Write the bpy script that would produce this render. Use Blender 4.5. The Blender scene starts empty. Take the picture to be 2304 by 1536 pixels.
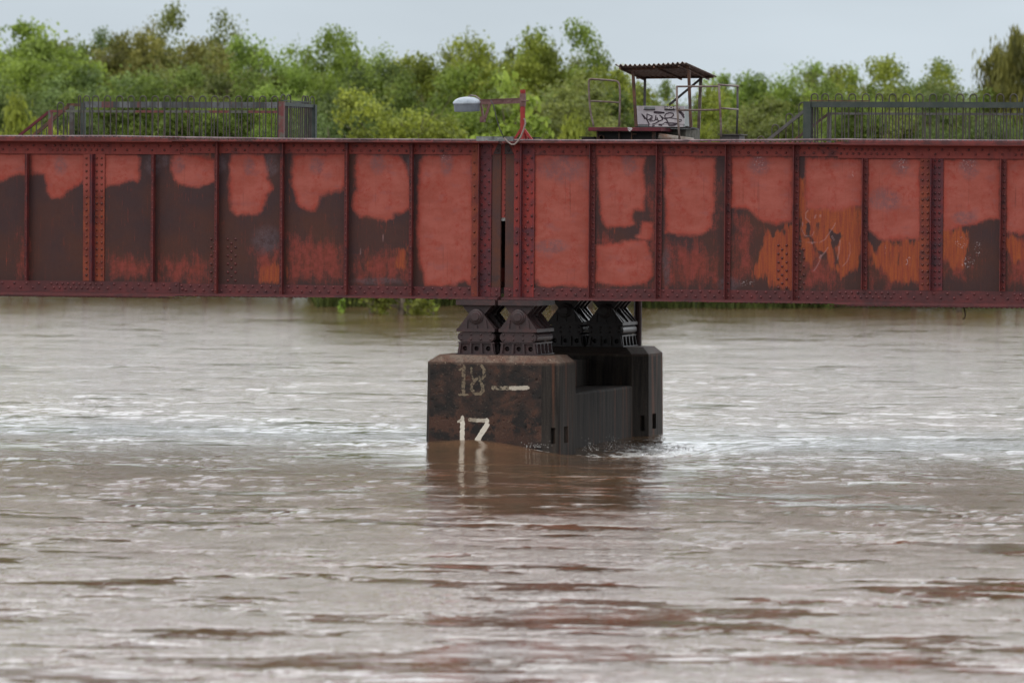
import bpy, bmesh, math, random
import numpy as np
from mathutils import Vector, Matrix
S = bpy.context.scene
COL = S.collection
RND = random.Random(7)
NR = np.random.RandomState(11)

# ------------------------------------------------------------------ camera
FPX = 12800.0                      # focal length in photo pixels (2304 wide)
YAW = math.radians(14.9)
DIST = 111.3
CAMZ = 4.80
PITCH = math.atan(318 / FPX)
ROLL = math.radians(0.42)
CAM = Vector((DIST * math.sin(YAW), -DIST * math.cos(YAW), CAMZ))
FWH = Vector((-math.sin(YAW), math.cos(YAW), 0))
RT0 = Vector((math.cos(YAW), math.sin(YAW), 0))
FW = (FWH * math.cos(PITCH) + Vector((0, 0, -math.sin(PITCH)))).normalized()
UP0 = RT0.cross(FW).normalized()
RT = RT0 * math.cos(ROLL) + UP0 * math.sin(ROLL)
UP = UP0 * math.cos(ROLL) - RT0 * math.sin(ROLL)
cam = bpy.data.cameras.new('camera')
cam.sensor_width = 36.0
cam.lens = FPX / 2304 * 36.0
cam.clip_start = 1.0
cam.clip_end = 6000
cam.dof.use_dof = True
cam.dof.focus_distance = 111.5
cam.dof.aperture_fstop = 2.1
co = bpy.data.objects.new('camera', cam)
COL.objects.link(co)
M = Matrix(((RT.x, UP.x, -FW.x, CAM.x), (RT.y, UP.y, -FW.y, CAM.y), (RT.z, UP.z, -FW.z, CAM.z), (0, 0, 0, 1)))
co.matrix_world = M
S.camera = co

def ray(px, py):
    return FW * FPX + RT * (px - 1152) + UP * (768 - py)
def P(px, py, Y=0.0):
    """point of the upright plane y = Y seen at a photo pixel"""
    d = ray(px, py)
    t = (Y - CAM.y) / d.y
    return CAM + d * t
def at(px, dist):
    """ground point (x, y) at a horizontal distance along the view"""
    d = ray(px, 450)
    h = d.dot(FWH)
    p = CAM + d * (dist / h)
    return Vector((p.x, p.y, 0))
def zat(py, dist):
    return CAMZ + (450 - py) * dist / FPX

# ------------------------------------------------------------------ light
S.view_settings.view_transform = 'Standard'
S.view_settings.look = 'None'
S.view_settings.exposure = 0
S.view_settings.gamma = 1
W = bpy.data.worlds.new("World")
S.world = W
W.use_nodes = True
wn = W.node_tree
wn.nodes.clear()
SUN_EL, SUN_AZ = math.radians(58), math.radians(205)
sky = wn.nodes.new('ShaderNodeTexSky')
sky.sky_type = 'NISHITA'
sky.sun_disc = False
sky.sun_elevation = SUN_EL
sky.sun_rotation = SUN_AZ
sky.dust_density = 4.0
sky.air_density = 1.2
hs = wn.nodes.new('ShaderNodeHueSaturation')
hs.inputs['Saturation'].default_value = 0.35
wn.links.new(sky.outputs[0], hs.inputs['Color'])
tc = wn.nodes.new('ShaderNodeTexCoord')
sx = wn.nodes.new('ShaderNodeSeparateXYZ')
wn.links.new(tc.outputs['Generated'], sx.inputs[0])
cr = wn.nodes.new('ShaderNodeValToRGB')          # cloud brightness against height
cr.color_ramp.elements[0].position = 0.0
cr.color_ramp.elements[0].color = (7.0, 7.85, 8.5, 1)
cr.color_ramp.elements[1].position = 1.0
cr.color_ramp.elements[1].color = (12.0, 12.3, 12.6, 1)
e = cr.color_ramp.elements.new(0.05); e.color = (6.7, 7.6, 8.35, 1)
e = cr.color_ramp.elements.new(0.085); e.color = (9.6, 10.2, 10.7, 1)
e = cr.color_ramp.elements.new(0.17); e.color = (12.6, 13.1, 13.6, 1)
e = cr.color_ramp.elements.new(0.45); e.color = (14.2, 14.6, 15.0, 1)
wn.links.new(sx.outputs['Z'], cr.inputs[0])
mp = wn.nodes.new('ShaderNodeMapping')
mp.inputs['Scale'].default_value = (7, 7, 30)
wn.links.new(tc.outputs['Generated'], mp.inputs[0])
nz = wn.nodes.new('ShaderNodeTexNoise')
nz.inputs['Scale'].default_value = 1.3
nz.inputs['Detail'].default_value = 4
nz.inputs['Roughness'].default_value = 0.45
wn.links.new(mp.outputs[0], nz.inputs['Vector'])
mr = wn.nodes.new('ShaderNodeMapRange')
mr.inputs[1].default_value = 0.3; mr.inputs[2].default_value = 0.7
mr.inputs[3].default_value = 0.90; mr.inputs[4].default_value = 1.08
wn.links.new(nz.outputs[0], mr.inputs[0])
vm = wn.nodes.new('ShaderNodeVectorMath'); vm.operation = 'SCALE'
wn.links.new(cr.outputs[0], vm.inputs[0]); wn.links.new(mr.outputs[0], vm.inputs['Scale'])
# added glow in the sky over the far bank, brightening the water's reflection
def wmr(sock, a, b, c, d):
    m_ = wn.nodes.new('ShaderNodeMapRange'); wn.links.new(sock, m_.inputs[0])
    for i_, v_ in zip((1, 2, 3, 4), (a, b, c, d)): m_.inputs[i_].default_value = v_
    return m_.outputs[0]
wa = wn.nodes.new('ShaderNodeMath'); wa.operation = 'MULTIPLY_ADD'
wn.links.new(wmr(sx.outputs['Y'], 0.0, 0.85, 0.0, 0.68), wa.inputs[0]); wn.links.new(wmr(sx.outputs['Z'], 0.045, 0.14, 0.0, 1.0), wa.inputs[1]); wa.inputs[2].default_value = 1.0
wb = wn.nodes.new('ShaderNodeMath'); wb.operation = 'MULTIPLY'
wn.links.new(wa.outputs[0], wb.inputs[0]); wn.links.new(mr.outputs[0], wb.inputs[1]); wn.links.new(wb.outputs[0], vm.inputs['Scale'])
mx = wn.nodes.new('ShaderNodeMix'); mx.data_type = 'RGBA'
mx.inputs[0].default_value = 0.88
wn.links.new(hs.outputs[0], mx.inputs[6]); wn.links.new(vm.outputs[0], mx.inputs[7])
bg = wn.nodes.new('ShaderNodeBackground')
bg.inputs['Strength'].default_value = 0.1
wn.links.new(mx.outputs[2], bg.inputs[0])
wo = wn.nodes.new('ShaderNodeOutputWorld')
wn.links.new(bg.outputs[0], wo.inputs[0])
sl = bpy.data.lights.new('sun', 'SUN')
sl.energy = 0.9
sl.angle = math.radians(18)
sl.color = (1.0, 0.97, 0.92)
so = bpy.data.objects.new('sun', sl)
COL.objects.link(so)
# nishita rotation: azimuth measured clockwise from +Y
sd = Vector((math.sin(SUN_AZ) * math.cos(SUN_EL), math.cos(SUN_AZ) * math.cos(SUN_EL), math.sin(SUN_EL)))
so.rotation_euler = sd.to_track_quat('Z', 'Y').to_euler()
so.location = (0, -20, 60)

# ------------------------------------------------------------------ helpers
def lin(r, g, b, k=1.0):
    f = lambda c: (c / 255 / 12.92) if c / 255 <= 0.04045 else ((c / 255 + 0.055) / 1.055) ** 2.4
    return (f(r) * k, f(g) * k, f(b) * k, 1)

RIV = {}
class MB:
    def __init__(s):
        s.v = []; s.f = []; s.mi = []; s.cur = 0; s.ch = []
    def add(s, vs, fs):
        o = len(s.v); s.ch.append((o, len(s.f))); s.mi.extend([s.cur]*len(fs))
        s.v.extend([tuple(v) for v in vs]); s.f.extend([tuple(i + o for i in f) for f in fs])
        return s
    def build_each(s, name, mat, parent, **kw):
        """every added piece as an object of its own"""
        ch = s.ch + [(len(s.v), len(s.f))]; out = []
        for (v0, f0), (v1, f1) in zip(ch[:-1], ch[1:]):
            m_ = MB(); m_.add(s.v[v0:v1], [tuple(i-v0 for i in f) for f in s.f[f0:f1]])
            out.append(m_.build(name, mat, parent, **kw))
        return out
    def box(s, a, b):
        x0, y0, z0 = a; x1, y1, z1 = b
        x0, x1 = min(x0, x1), max(x0, x1); y0, y1 = min(y0, y1), max(y0, y1); z0, z1 = min(z0, z1), max(z0, z1)
        v = [(x0,y0,z0),(x1,y0,z0),(x1,y1,z0),(x0,y1,z0),(x0,y0,z1),(x1,y0,z1),(x1,y1,z1),(x0,y1,z1)]
        return s.add(v, [(0,3,2,1),(4,5,6,7),(0,1,5,4),(1,2,6,5),(2,3,7,6),(3,0,4,7)])
    def bar(s, p, q, w, h, up=(0, 0, 1)):
        p = Vector(p); q = Vector(q); d = (q - p).normalized(); up = Vector(up)
        if abs(d.dot(up)) > 0.98: up = Vector((0, 1, 0))
        a = d.cross(up).normalized() * (w / 2); b = a.cross(d).normalized() * (h / 2)
        v = [p-a-b, p+a-b, p+a+b, p-a+b, q-a-b, q+a-b, q+a+b, q-a+b]
        return s.add(v, [(0,1,2,3),(7,6,5,4),(0,4,5,1),(1,5,6,2),(2,6,7,3),(3,7,4,0)])
    def tube(s, pts, r, n=8, cap=True, r1=None):
        pts = [Vector(p) for p in pts]; m = len(pts); rings = []
        prev = None
        for i, p in enumerate(pts):
            d = (pts[min(i+1, m-1)] - pts[max(i-1, 0)]).normalized()
            if prev is None:
                u = d.cross(Vector((0.13, 0.91, 0.37))).normalized()
            else:
                u = (prev - d * prev.dot(d)).normalized()
            prev = u
            w = d.cross(u)
            rr = r if r1 is None else r + (r1 - r) * i / (m - 1)
            rings.append([p + (u * math.cos(2*math.pi*k/n) + w * math.sin(2*math.pi*k/n)) * rr for k in range(n)])
        vs = [v for rg in rings for v in rg]; fs = []
        for i in range(m - 1):
            for k in range(n):
                fs.append((i*n+k, i*n+(k+1) % n, (i+1)*n+(k+1) % n, (i+1)*n+k))
        if cap:
            fs.append(tuple(range(n-1, -1, -1))); fs.append(tuple(range((m-1)*n, m*n)))
        return s.add(vs, fs)
    def prism(s, prof, y0, y1):          # profile of (x, z), extruded along y
        n = len(prof)
        v = [(x, y0, z) for x, z in prof] + [(x, y1, z) for x, z in prof]
        f = [(i, (i+1) % n, n+(i+1) % n, n+i) for i in range(n)]
        f += [tuple(range(n-1, -1, -1)), tuple(range(n, 2*n))]
        return s.add(v, f)
    def rivet(s, c, r, d=(0, -1, 0), n=7, h=0.8):
        s.cur = 1; r = r*1.25
        c = Vector(c); d = Vector(d)
        u = d.cross(Vector((0.2, 0.3, 0.93))).normalized(); w = d.cross(u)
        vs = []
        for rr, hh in ((1.0, 0.0), (0.82, 0.55), (0.42, 0.92)):
            for k in range(n):
                a = 2*math.pi*k/n
                vs.append(c + (u*math.cos(a) + w*math.sin(a))*r*rr + d*r*h*hh)
        vs.append(c + d*r*h)
        fs = []
        for j in range(2):
            for k in range(n):
                fs.append((j*n+k, j*n+(k+1) % n, (j+1)*n+(k+1) % n, (j+1)*n+k))
        for k in range(n): fs.append((2*n+k, 2*n+(k+1) % n, 3*n))
        s.add(vs, fs); s.cur = 0
        return s
    def lathe(s, prof, c, axis=(0, 0, 1), n=20):   # profile of (radius, height)
        c = Vector(c); d = Vector(axis).normalized()
        u = d.cross(Vector((0.12, 0.94, 0.3))).normalized(); w = d.cross(u)
        m = len(prof)
        vs = [c + (u*math.cos(2*math.pi*k/n) + w*math.sin(2*math.pi*k/n))*r + d*h for r, h in prof for k in range(n)]
        fs = [(j*n+k, j*n+(k+1) % n, (j+1)*n+(k+1) % n, (j+1)*n+k) for j in range(m-1) for k in range(n)]
        fs += [tuple(range(n-1, -1, -1)), tuple(range((m-1)*n, m*n))]
        return s.add(vs, fs)
    def build(s, name, mat, parent=None, smooth=False, bevel=0.0, origin=None):
        me = bpy.data.meshes.new(name)
        o3 = Vector(origin) if origin is not None else Vector((0, 0, 0))
        if parent is not None and origin is None: o3 = gloc(parent)
        me.from_pydata([(v[0]-o3.x, v[1]-o3.y, v[2]-o3.z) for v in s.v], [], s.f)
        bm = bmesh.new(); bm.from_mesh(me)
        bmesh.ops.recalc_face_normals(bm, faces=bm.faces)
        bm.to_mesh(me); bm.free()
        if mat: me.materials.append(mat)
        if mat and any(s.mi):
            me.materials.append(RIV.get(mat.name, mat)); me.polygons.foreach_set('material_index', s.mi)
        if smooth: me.polygons.foreach_set('use_smooth', [True]*len(me.polygons))
        o = bpy.data.objects.new(name, me); COL.objects.link(o)
        if parent is not None:
            o.parent = parent
            o.location = o3 - gloc(parent)
        else:
            o.location = o3
        if bevel:
            b = o.modifiers.new('bevel', 'BEVEL'); b.width = bevel; b.segments = 2; b.limit_method = 'ANGLE'
        return o

def gloc(o):
    l = Vector((0, 0, 0))
    while o is not None:
        l += Vector(o.location); o = o.parent
    return l
def tag(o, label=None, cat=None, group=None, kind=None):
    if label: o['label'] = label
    if cat: o['category'] = cat
    if group: o['group'] = group
    if kind: o['kind'] = kind
    return o
def thing(name, loc, label, cat, group=None):
    o = bpy.data.objects.new(name, None); COL.objects.link(o)
    o.location = loc
    return tag(o, label, cat, group)

# ---- node DSL
class NT:
    def __init__(s, name):
        s.m = bpy.data.materials.new(name); s.m.use_nodes = True
        s.t = s.m.node_tree; s.t.nodes.clear()
        s.out = s.t.nodes.new('ShaderNodeOutputMaterial')
    def n(s, ty, **kw):
        nd = s.t.nodes.new(ty)
        for k, v in kw.items(): setattr(nd, k, v)
        return nd
    def set(s, sock, v):
        if isinstance(v, bpy.types.NodeSocket): s.t.links.new(v, sock)
        else: sock.default_value = v
    def pos(s):
        return s.n('ShaderNodeNewGeometry').outputs['Position']
    def map(s, v, sc=(1, 1, 1), loc=(0, 0, 0)):
        m = s.n('ShaderNodeMapping'); s.set(m.inputs[0], v)
        m.inputs['Scale'].default_value = sc; m.inputs['Location'].default_value = loc
        return m.outputs[0]
    def noise(s, v, scale, detail=4, rough=0.55, dist=0.0):
        m = s.n('ShaderNodeTexNoise'); s.set(m.inputs['Vector'], v)
        m.inputs['Scale'].default_value = scale; m.inputs['Detail'].default_value = detail
        m.inputs['Roughness'].default_value = rough; m.inputs['Distortion'].default_value = dist
        return m.outputs['Fac']
    def attr(s, name, out='Color'):
        a = s.n('ShaderNodeAttribute', attribute_name=name); return a.outputs[out]
    def sep(s, c):
        a = s.n('ShaderNodeSeparateColor'); s.set(a.inputs[0], c); return a.outputs
    def math(s, op, a, b=0.0, c=None, clamp=False):
        m = s.n('ShaderNodeMath', operation=op, use_clamp=clamp)
        s.set(m.inputs[0], a); s.set(m.inputs[1], b)
        if c is not None: s.set(m.inputs[2], c)
        return m.outputs[0]
    def rng(s, v, a, b, c=0.0, d=1.0):
        m = s.n('ShaderNodeMapRange'); s.set(m.inputs[0], v)
        for i, q in zip((1, 2, 3, 4), (a, b, c, d)): m.inputs[i].default_value = q
        return m.outputs[0]
    def mix(s, f, a, b):
        m = s.n('ShaderNodeMix', data_type='RGBA')
        s.set(m.inputs[0], f); s.set(m.inputs[6], a); s.set(m.inputs[7], b); return m.outputs[2]
    def bump(s, h, strength=0.5, dist=0.01):
        m = s.n('ShaderNodeBump'); s.set(m.inputs['Height'], h)
        m.inputs['Strength'].default_value = strength; m.inputs['Distance'].default_value = dist
        return m.outputs[0]
    def done(s, col, rough=0.6, metal=0.0, normal=None, spec=0.5, ior=None):
        p = s.n('ShaderNodeBsdfPrincipled')
        s.set(p.inputs['Base Color'], col); s.set(p.inputs['Roughness'], rough); s.set(p.inputs['Metallic'], metal)
        s.set(p.inputs['Specular IOR Level'], spec)
        if ior: p.inputs['IOR'].default_value = ior
        if normal is not None: s.set(p.inputs['Normal'], normal)
        s.t.links.new(p.outputs[0], s.out.inputs[0])
        return s.m

def weathered(name, c1, c2, c3, sc=2.2, streak=True, rough=0.62, spec=0.35, bump=0.25, lo=.42, hi=.62):
    """steel paint: c1 main, c2 worn patches, c3 grime streaks"""
    t = NT(name); p = t.pos()
    a = t.rng(t.noise(p, sc, 6, 0.65), lo, hi)
    c = t.mix(a, c1, c2)
    g = t.noise(t.map(p, (9, 9, 0.9) if streak else (4, 4, 4)), 1.6, 5, 0.6)
    c = t.mix(t.rng(g, 0.5, 0.75, 0, 0.45 if streak else .8), c, c3)
    bl = t.noise(t.map(p, (1, 1, 1.6), (5, 2, 8)), 1.3, 6, 0.7)
    c = t.mix(t.rng(bl, 0.56, 0.64, 0, 0.75), c, c3)
    f = t.noise(p, 60, 3, 0.6)
    c = t.mix(t.rng(f, 0.35, 0.75, 0, 0.3), c, c3)
    return t.done(c, rough=t.rng(f, 0.2, 0.8, rough-0.1, rough+0.12), spec=spec, normal=t.bump(f, bump, 0.004))

# ------------------------------------------------------------------ numpy noise
def gnoise(x, y, seed=0):
    r = np.random.RandomState(seed); perm = r.permutation(256); ang = r.rand(256) * 2 * np.pi
    gx, gy = np.cos(ang), np.sin(ang)
    xi = np.floor(x).astype(np.int64); yi = np.floor(y).astype(np.int64)
    xf = x - xi; yf = y - yi
    u = xf*xf*xf*(xf*(xf*6-15)+10); v = yf*yf*yf*(yf*(yf*6-15)+10)
    def g(ix, iy, dx, dy):
        h = perm[(perm[ix & 255] + iy) & 255]
        return gx[h]*dx + gy[h]*dy
    a = g(xi, yi, xf, yf); b = g(xi+1, yi, xf-1, yf); c = g(xi, yi+1, xf, yf-1); d = g(xi+1, yi+1, xf-1, yf-1)
    return (a + u*(b-a)) + v*((c + u*(d-c)) - (a + u*(b-a)))
def fbm(x, y, seed=0, oct=3, gain=0.5):
    s = 0; a = 1
    for i in range(oct):
        s = s + a*gnoise(x*2**i + 17.3*i, y*2**i - 9.1*i, seed+i); a *= gain
    return s
def sdf_poly(px, py, poly):
    """signed distance in photo pixels, positive inside"""
    poly = np.array(poly, float); n = len(poly)
    d = np.full(px.shape, 1e9); inside = np.zeros(px.shape, bool)
    for i in range(n):
        a = poly[i]; b = poly[(i+1) % n]; e = b - a
        wx = px - a[0]; wy = py - a[1]
        t = np.clip((wx*e[0] + wy*e[1]) / max(e.dot(e), 1e-9), 0, 1)
        d = np.minimum(d, (wx - e[0]*t)**2 + (wy - e[1]*t)**2)
        c = ((a[1] > py) != (b[1] > py)) & (px < (b[0]-a[0])*(py-a[1])/((b[1]-a[1]) or 1e-9) + a[0])
        inside ^= c
    d = np.sqrt(d)
    return np.where(inside, d, -d)
def sdf_line(px, py, pts, w):
    d = np.full(px.shape, 1e9)
    for a, b in zip(pts[:-1], pts[1:]):
        ex, ey = b[0]-a[0], b[1]-a[1]
        wx = px-a[0]; wy = py-a[1]
        t = np.clip((wx*ex+wy*ey)/max(ex*ex+ey*ey, 1e-9), 0, 1)
        d = np.minimum(d, np.hypot(wx-ex*t, wy-ey*t))
    return w/2 - d
def topix(X, Y, Z):
    """world -> photo pixel, vectorised"""
    dx, dy, dz = X-CAM.x, Y-CAM.y, Z-CAM.z
    w = dx*FW.x+dy*FW.y+dz*FW.z
    return 1152+FPX*(dx*RT.x+dy*RT.y+dz*RT.z)/w, 768-FPX*(dx*UP.x+dy*UP.y+dz*UP.z)/w
def grid_mesh(name, xs, zs, Y, mat, parent, attrs, fx=None):
    """upright sheet facing -Y with colour attributes {name: (N,4)}"""
    nx, nz_ = len(xs), len(zs)
    X, Z = np.meshgrid(xs, zs)
    o3 = gloc(parent)
    co_ = np.stack([X.ravel()-o3.x, np.full(X.size, Y-o3.y), Z.ravel()-o3.z], 1)
    i = np.arange((nx-1)*(nz_-1)); r = i//(nx-1); c = i % (nx-1)
    a = r*nx+c
    f = np.stack([a, a+1, a+nx+1, a+nx], 1)
    me = bpy.data.meshes.new(name)
    me.vertices.add(len(co_)); me.vertices.foreach_set('co', co_.ravel())
    me.loops.add(f.size); me.loops.foreach_set('vertex_index', f.ravel())
    me.polygons.add(len(f)); me.polygons.foreach_set('loop_start', np.arange(len(f))*4)
    me.update()
    for k, arr in attrs.items():
        at_ = me.color_attributes.new(k, 'FLOAT_COLOR', 'POINT')
        at_.data.foreach_set('color', arr.astype(np.float32).ravel())
    me.materials.append(mat)
    o = bpy.data.objects.new(name, me); COL.objects.link(o); o.parent = parent
    return o
# ------------------------------------------------------------------ steel paints
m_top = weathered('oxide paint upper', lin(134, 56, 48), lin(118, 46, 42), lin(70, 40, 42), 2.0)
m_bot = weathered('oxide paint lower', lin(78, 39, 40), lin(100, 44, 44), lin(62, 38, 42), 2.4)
m_stf = weathered('oxide paint stiffener', lin(108, 44, 40), lin(84, 38, 40), lin(58, 34, 38), 2.4)
m_edge = weathered('dark oxide flange', lin(96, 42, 46), lin(70, 38, 42), lin(58, 36, 40), 1.5)
m_org = weathered('orange primer', lin(132, 60, 38), lin(108, 45, 38), lin(66, 36, 38), 3.0)
m_orgR = weathered('red primer end plate', lin(140, 48, 40), lin(98, 42, 44), lin(72, 40, 50), 3.0)
m_pur = weathered('purple grime paint', lin(82, 40, 46), lin(112, 38, 38), lin(58, 38, 46), 3.0)
m_brn = weathered('bare brown plate', lin(70, 46, 44), lin(88, 48, 32), lin(56, 42, 42), 1.5)
m_dark = weathered('dark rusty steel', lin(52, 38, 38), lin(66, 42, 40), lin(38, 32, 33), 3.0)
m_grip = weathered('topping line steel', lin(142, 126, 128), lin(112, 92, 96), lin(74, 58, 62), 3.0)

RIV.update({m.name: weathered(m.name+' rivet', a, b, c, 6, False, .5, .45) for m, a, b, c in (  # rivet paint mostly darker than its plate, colouring in the heads' shadow
 (m_top, lin(120,50,46), lin(84,40,40), lin(56,34,36)), (m_bot, lin(92,45,46), lin(104,46,46), lin(56,35,38)), (m_stf, lin(104,45,43), lin(82,40,40), lin(54,33,35)),
 (m_org, lin(116,54,38), lin(92,44,38), lin(60,36,34)), (m_orgR, lin(110,40,38), lin(84,36,38), lin(54,32,36)), (m_pur, lin(70,36,42), lin(84,34,36), lin(48,30,36)))})
def web_material():
    t = NT('web paint'); p = t.pos()
    A = t.sep(t.attr('paint')); B = t.sep(t.attr('marks'))
    pale, org, wash = A[0], A[1], A[2]
    mark, grey, fleck = B[0], B[1], B[2]
    fine = t.noise(p, 45, 4, 0.65)
    mid = t.noise(p, 9, 4, 0.6)
    strk = t.noise(t.map(p, (26, 26, 1.5)), 1.0, 5, 0.65)
    strk2 = t.noise(t.map(p, (6.5, 6.5, 1.3), (3, 1, 7)), 1.0, 6, 0.68)
    # undercoat: dark brown and purple patches
    big = t.noise(p, 1.1, 4, 0.55)
    low = t.rng(t.n_sepz(p), 3.1, 4.8, 1, 0)
    base = t.mix(t.rng(t.math('ADD', big, t.math('MULTIPLY', low, 0.22)), 0.44, 0.68), lin(60, 39, 40), lin(76, 43, 33))
    base = t.mix(t.rng(fine, 0.3, 0.7, 0, 0.5), base, lin(54, 36, 36))
    base = t.mix(t.math('MULTIPLY', t.rng(strk, 0.55, 0.72), t.rng(mid, 0.45, 0.6, 0, 0.5)), base, lin(122, 54, 42))
    base = t.mix(t.rng(t.n_sepz(p), 3.1, 3.55, .55, 0), base, lin(50, 34, 36))
    # reddish wash
    wn1 = t.noise(t.map(p, (5, 5, 2.2), (4, 4, 1)), 1.0, 6, 0.72)
    wf = t.math('ADD', wash, t.math('ADD', t.math('MULTIPLY', t.math('SUBTRACT', wn1, 0.52), 2.4), t.math('ADD', t.math('MULTIPLY', t.math('SUBTRACT', strk, 0.5), .6), t.math('MULTIPLY', t.math('SUBTRACT', fine, 0.5), 0.9))))
    c = t.mix(t.rng(wf, 0.38, 0.95, 0, 0.75), base, t.mix(t.rng(mid, .4, .6), lin(138, 58, 50), lin(118, 50, 38)))
    # orange primer with dark drips
    of = t.math('ADD', org, t.math('ADD', t.math('MULTIPLY', t.math('SUBTRACT', strk2, 0.47), 2.2), t.math('MULTIPLY', t.math('SUBTRACT', strk, 0.5), 0.5)))
    oc = t.mix(t.rng(strk, 0.4, 0.62), lin(149, 73, 36), lin(128, 54, 38))
    oc = t.mix(t.rng(fine, 0.5, 0.75, 0, 0.5), oc, lin(86, 44, 36))
    c = t.mix(t.rng(of, 0.36, 0.64, 0, .95), c, oc)
    # pale fresh cover paint with a redder worn fringe
    pf = t.math('ADD', pale, t.math('ADD', t.math('MULTIPLY', t.math('SUBTRACT', fine, 0.5), 0.42), t.math('MULTIPLY', t.math('SUBTRACT', strk, 0.5), 0.22)))
    pc = t.mix(t.rng(t.noise(t.map(p, (1.2, 1.2, 2.6), (8, 3, 1)), 1.6, 5, .65), 0.38, 0.62), lin(143, 70, 58), lin(156, 83, 72))
    worn = t.math('MULTIPLY', t.rng(t.math('ADD', t.math('MULTIPLY', fine, 0.4), t.math('MULTIPLY', mid, 0.6)), 0.47, 0.60), t.rng(t.noise(t.map(p, (3.4, 3.4, 1.5)), 1.0, 4, 0.6), 0.46, 0.58))
    pc = t.mix(t.math('MULTIPLY', worn, 0.75), pc, lin(140, 50, 38))
    pc = t.mix(t.rng(t.noise(t.map(p, (3, 3, 5)), 1.0, 3, .5), 0.56, 0.72, 0, 0.45), pc, lin(128, 78, 78))
    fr_ = t.math('MULTIPLY', t.rng(pf, 0.55, 1.05, 1, 0.0), t.rng(t.noise(p, 1.9, 4, .6), .36, .62, .25, 1))
    pc = t.mix(t.math('MULTIPLY', fr_, .85), pc, lin(146, 54, 40))
    pf = t.math('ADD', pf, t.math('MULTIPLY', t.math('SUBTRACT', t.noise(p, 5, 5, .7), .5), .5))
    c = t.mix(t.rng(pf, 0.28, 0.68), c, pc)
    dr = t.math('MULTIPLY', t.rng(t.noise(t.map(p, (34, 34, .7), (1, 5, 2)), 1.0, 4, .6), .60, .70), t.rng(big, .46, .6))
    c = t.mix(t.math('MULTIPLY', dr, .45), c, lin(84, 42, 36))
    # scuffed grey blotches and chalk scribbles
    gf = t.math('MULTIPLY', grey, t.rng(t.math('ADD', t.math('MULTIPLY', mid, .5), t.math('MULTIPLY', fine, .5)), 0.38, 0.56))
    c = t.mix(t.math('MULTIPLY', gf, 0.55), c, lin(92, 78, 84))
    ff = t.math('MULTIPLY', fleck, t.rng(t.noise(p, 30, 3, .7), 0.57, 0.64, 0, .6))
    c = t.mix(ff, c, lin(190, 175, 178))
    c = t.mix(t.math('MULTIPLY', mark, 0.45), c, lin(176, 138, 138))
    return t.done(c, rough=t.rng(mid, 0.3, 0.7, 0.5, 0.68), spec=0.3, normal=t.bump(t.math('ADD', fine, t.math('MULTIPLY', mid, 1.5)), 0.22, 0.004))
def _sepz(s, v):
    a = s.n('ShaderNodeSeparateXYZ'); s.set(a.inputs[0], v); return a.outputs[2]
NT.n_sepz = _sepz
m_web = web_material()

PALE = [
 [(-200,344),(62,344),(62,391),(40,394),(20,398),(0,408),(-200,420)],
 [(72,346),(190,346),(190,404),(178,415),(160,424),(145,438),(135,446),(115,446),(108,432),(103,412),(100,391),(72,389)],
 [(188,346),(236,346),(236,420),(212,426),(188,414)],
 [(236,346),(308,350),(314,358),(315,380),(313,400),(308,408),(290,406),(268,414),(236,420)],
 [(388,348),(455,350),(470,358),(484,362),(484,385),(486,405),(470,413),(450,421),(425,419),(402,414),(392,402),(386,380)],
 [(520,348),(592,348),(598,370),(604,400),(612,424),(600,440),(594,462),(585,475),(570,486),(530,482),(520,470),(516,440),(518,400),(516,375)],
 [(660,347),(780,347),(778,415),(768,428),(750,434),(722,440),(716,465),(708,475),(690,472),(672,462),(668,442),(657,420),(655,395),(659,370)],
 [(803,348),(893,350),(908,362),(918,380),(922,420),(924,470),(905,478),(884,480),(882,492),(868,496),(840,490),(812,486),(800,478),(795,465),(797,445),(804,425),(801,400),(800,375)],
 [(952,349),(1064,349),(1064,640),(1045,632),(1030,634),(1020,642),(958,642),(953,620),(945,600),(942,575),(938,540),(940,500),(942,480),(941,460),(942,430),(944,400),(946,370)],
 [(1202,351),(1318,351),(1328,360),(1328,645),(1300,646),(1270,642),(1230,644),(1212,640),(1202,628)],
 [(1345,352),(1450,353),(1448,366),(1446,383),(1449,409),(1452,430),(1449,472),(1426,473),(1424,480),(1425,506),(1410,508),(1381,512),(1363,511),(1355,493),(1351,469),(1350,446),(1346,420)],
 [(1446,502),(1472,502),(1469,513),(1466,534),(1454,541),(1433,533),(1440,524)],
 [(1342,553),(1381,549),(1420,541),(1454,540),(1460,555),(1467,586),(1470,620),(1457,632),(1433,639),(1381,641),(1374,636),(1342,634)],
 [(1495,355),(1505,351),(1610,355),(1607,404),(1608,456),(1603,482),(1599,512),(1588,522),(1577,527),(1551,529),(1498,523)],
 [(1646,354),(1784,354),(1784,496),(1744,503),(1718,499),(1698,484),(1687,473),(1667,467),(1645,464)],
 [(1813,357),(1940,357),(1938,462),(1914,465),(1897,472),(1871,473),(1832,470),(1812,470)],
 [(1951,358),(2071,358),(2071,536),(2042,538),(2019,538),(1985,541),(1968,527),(1952,517)],
 [(2122,358),(2250,358),(2250,490),(2218,496),(2175,507),(2138,516),(2122,520)],
 [(2262,358),(2500,358),(2500,520),(2310,526),(2264,523)],
]
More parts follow.
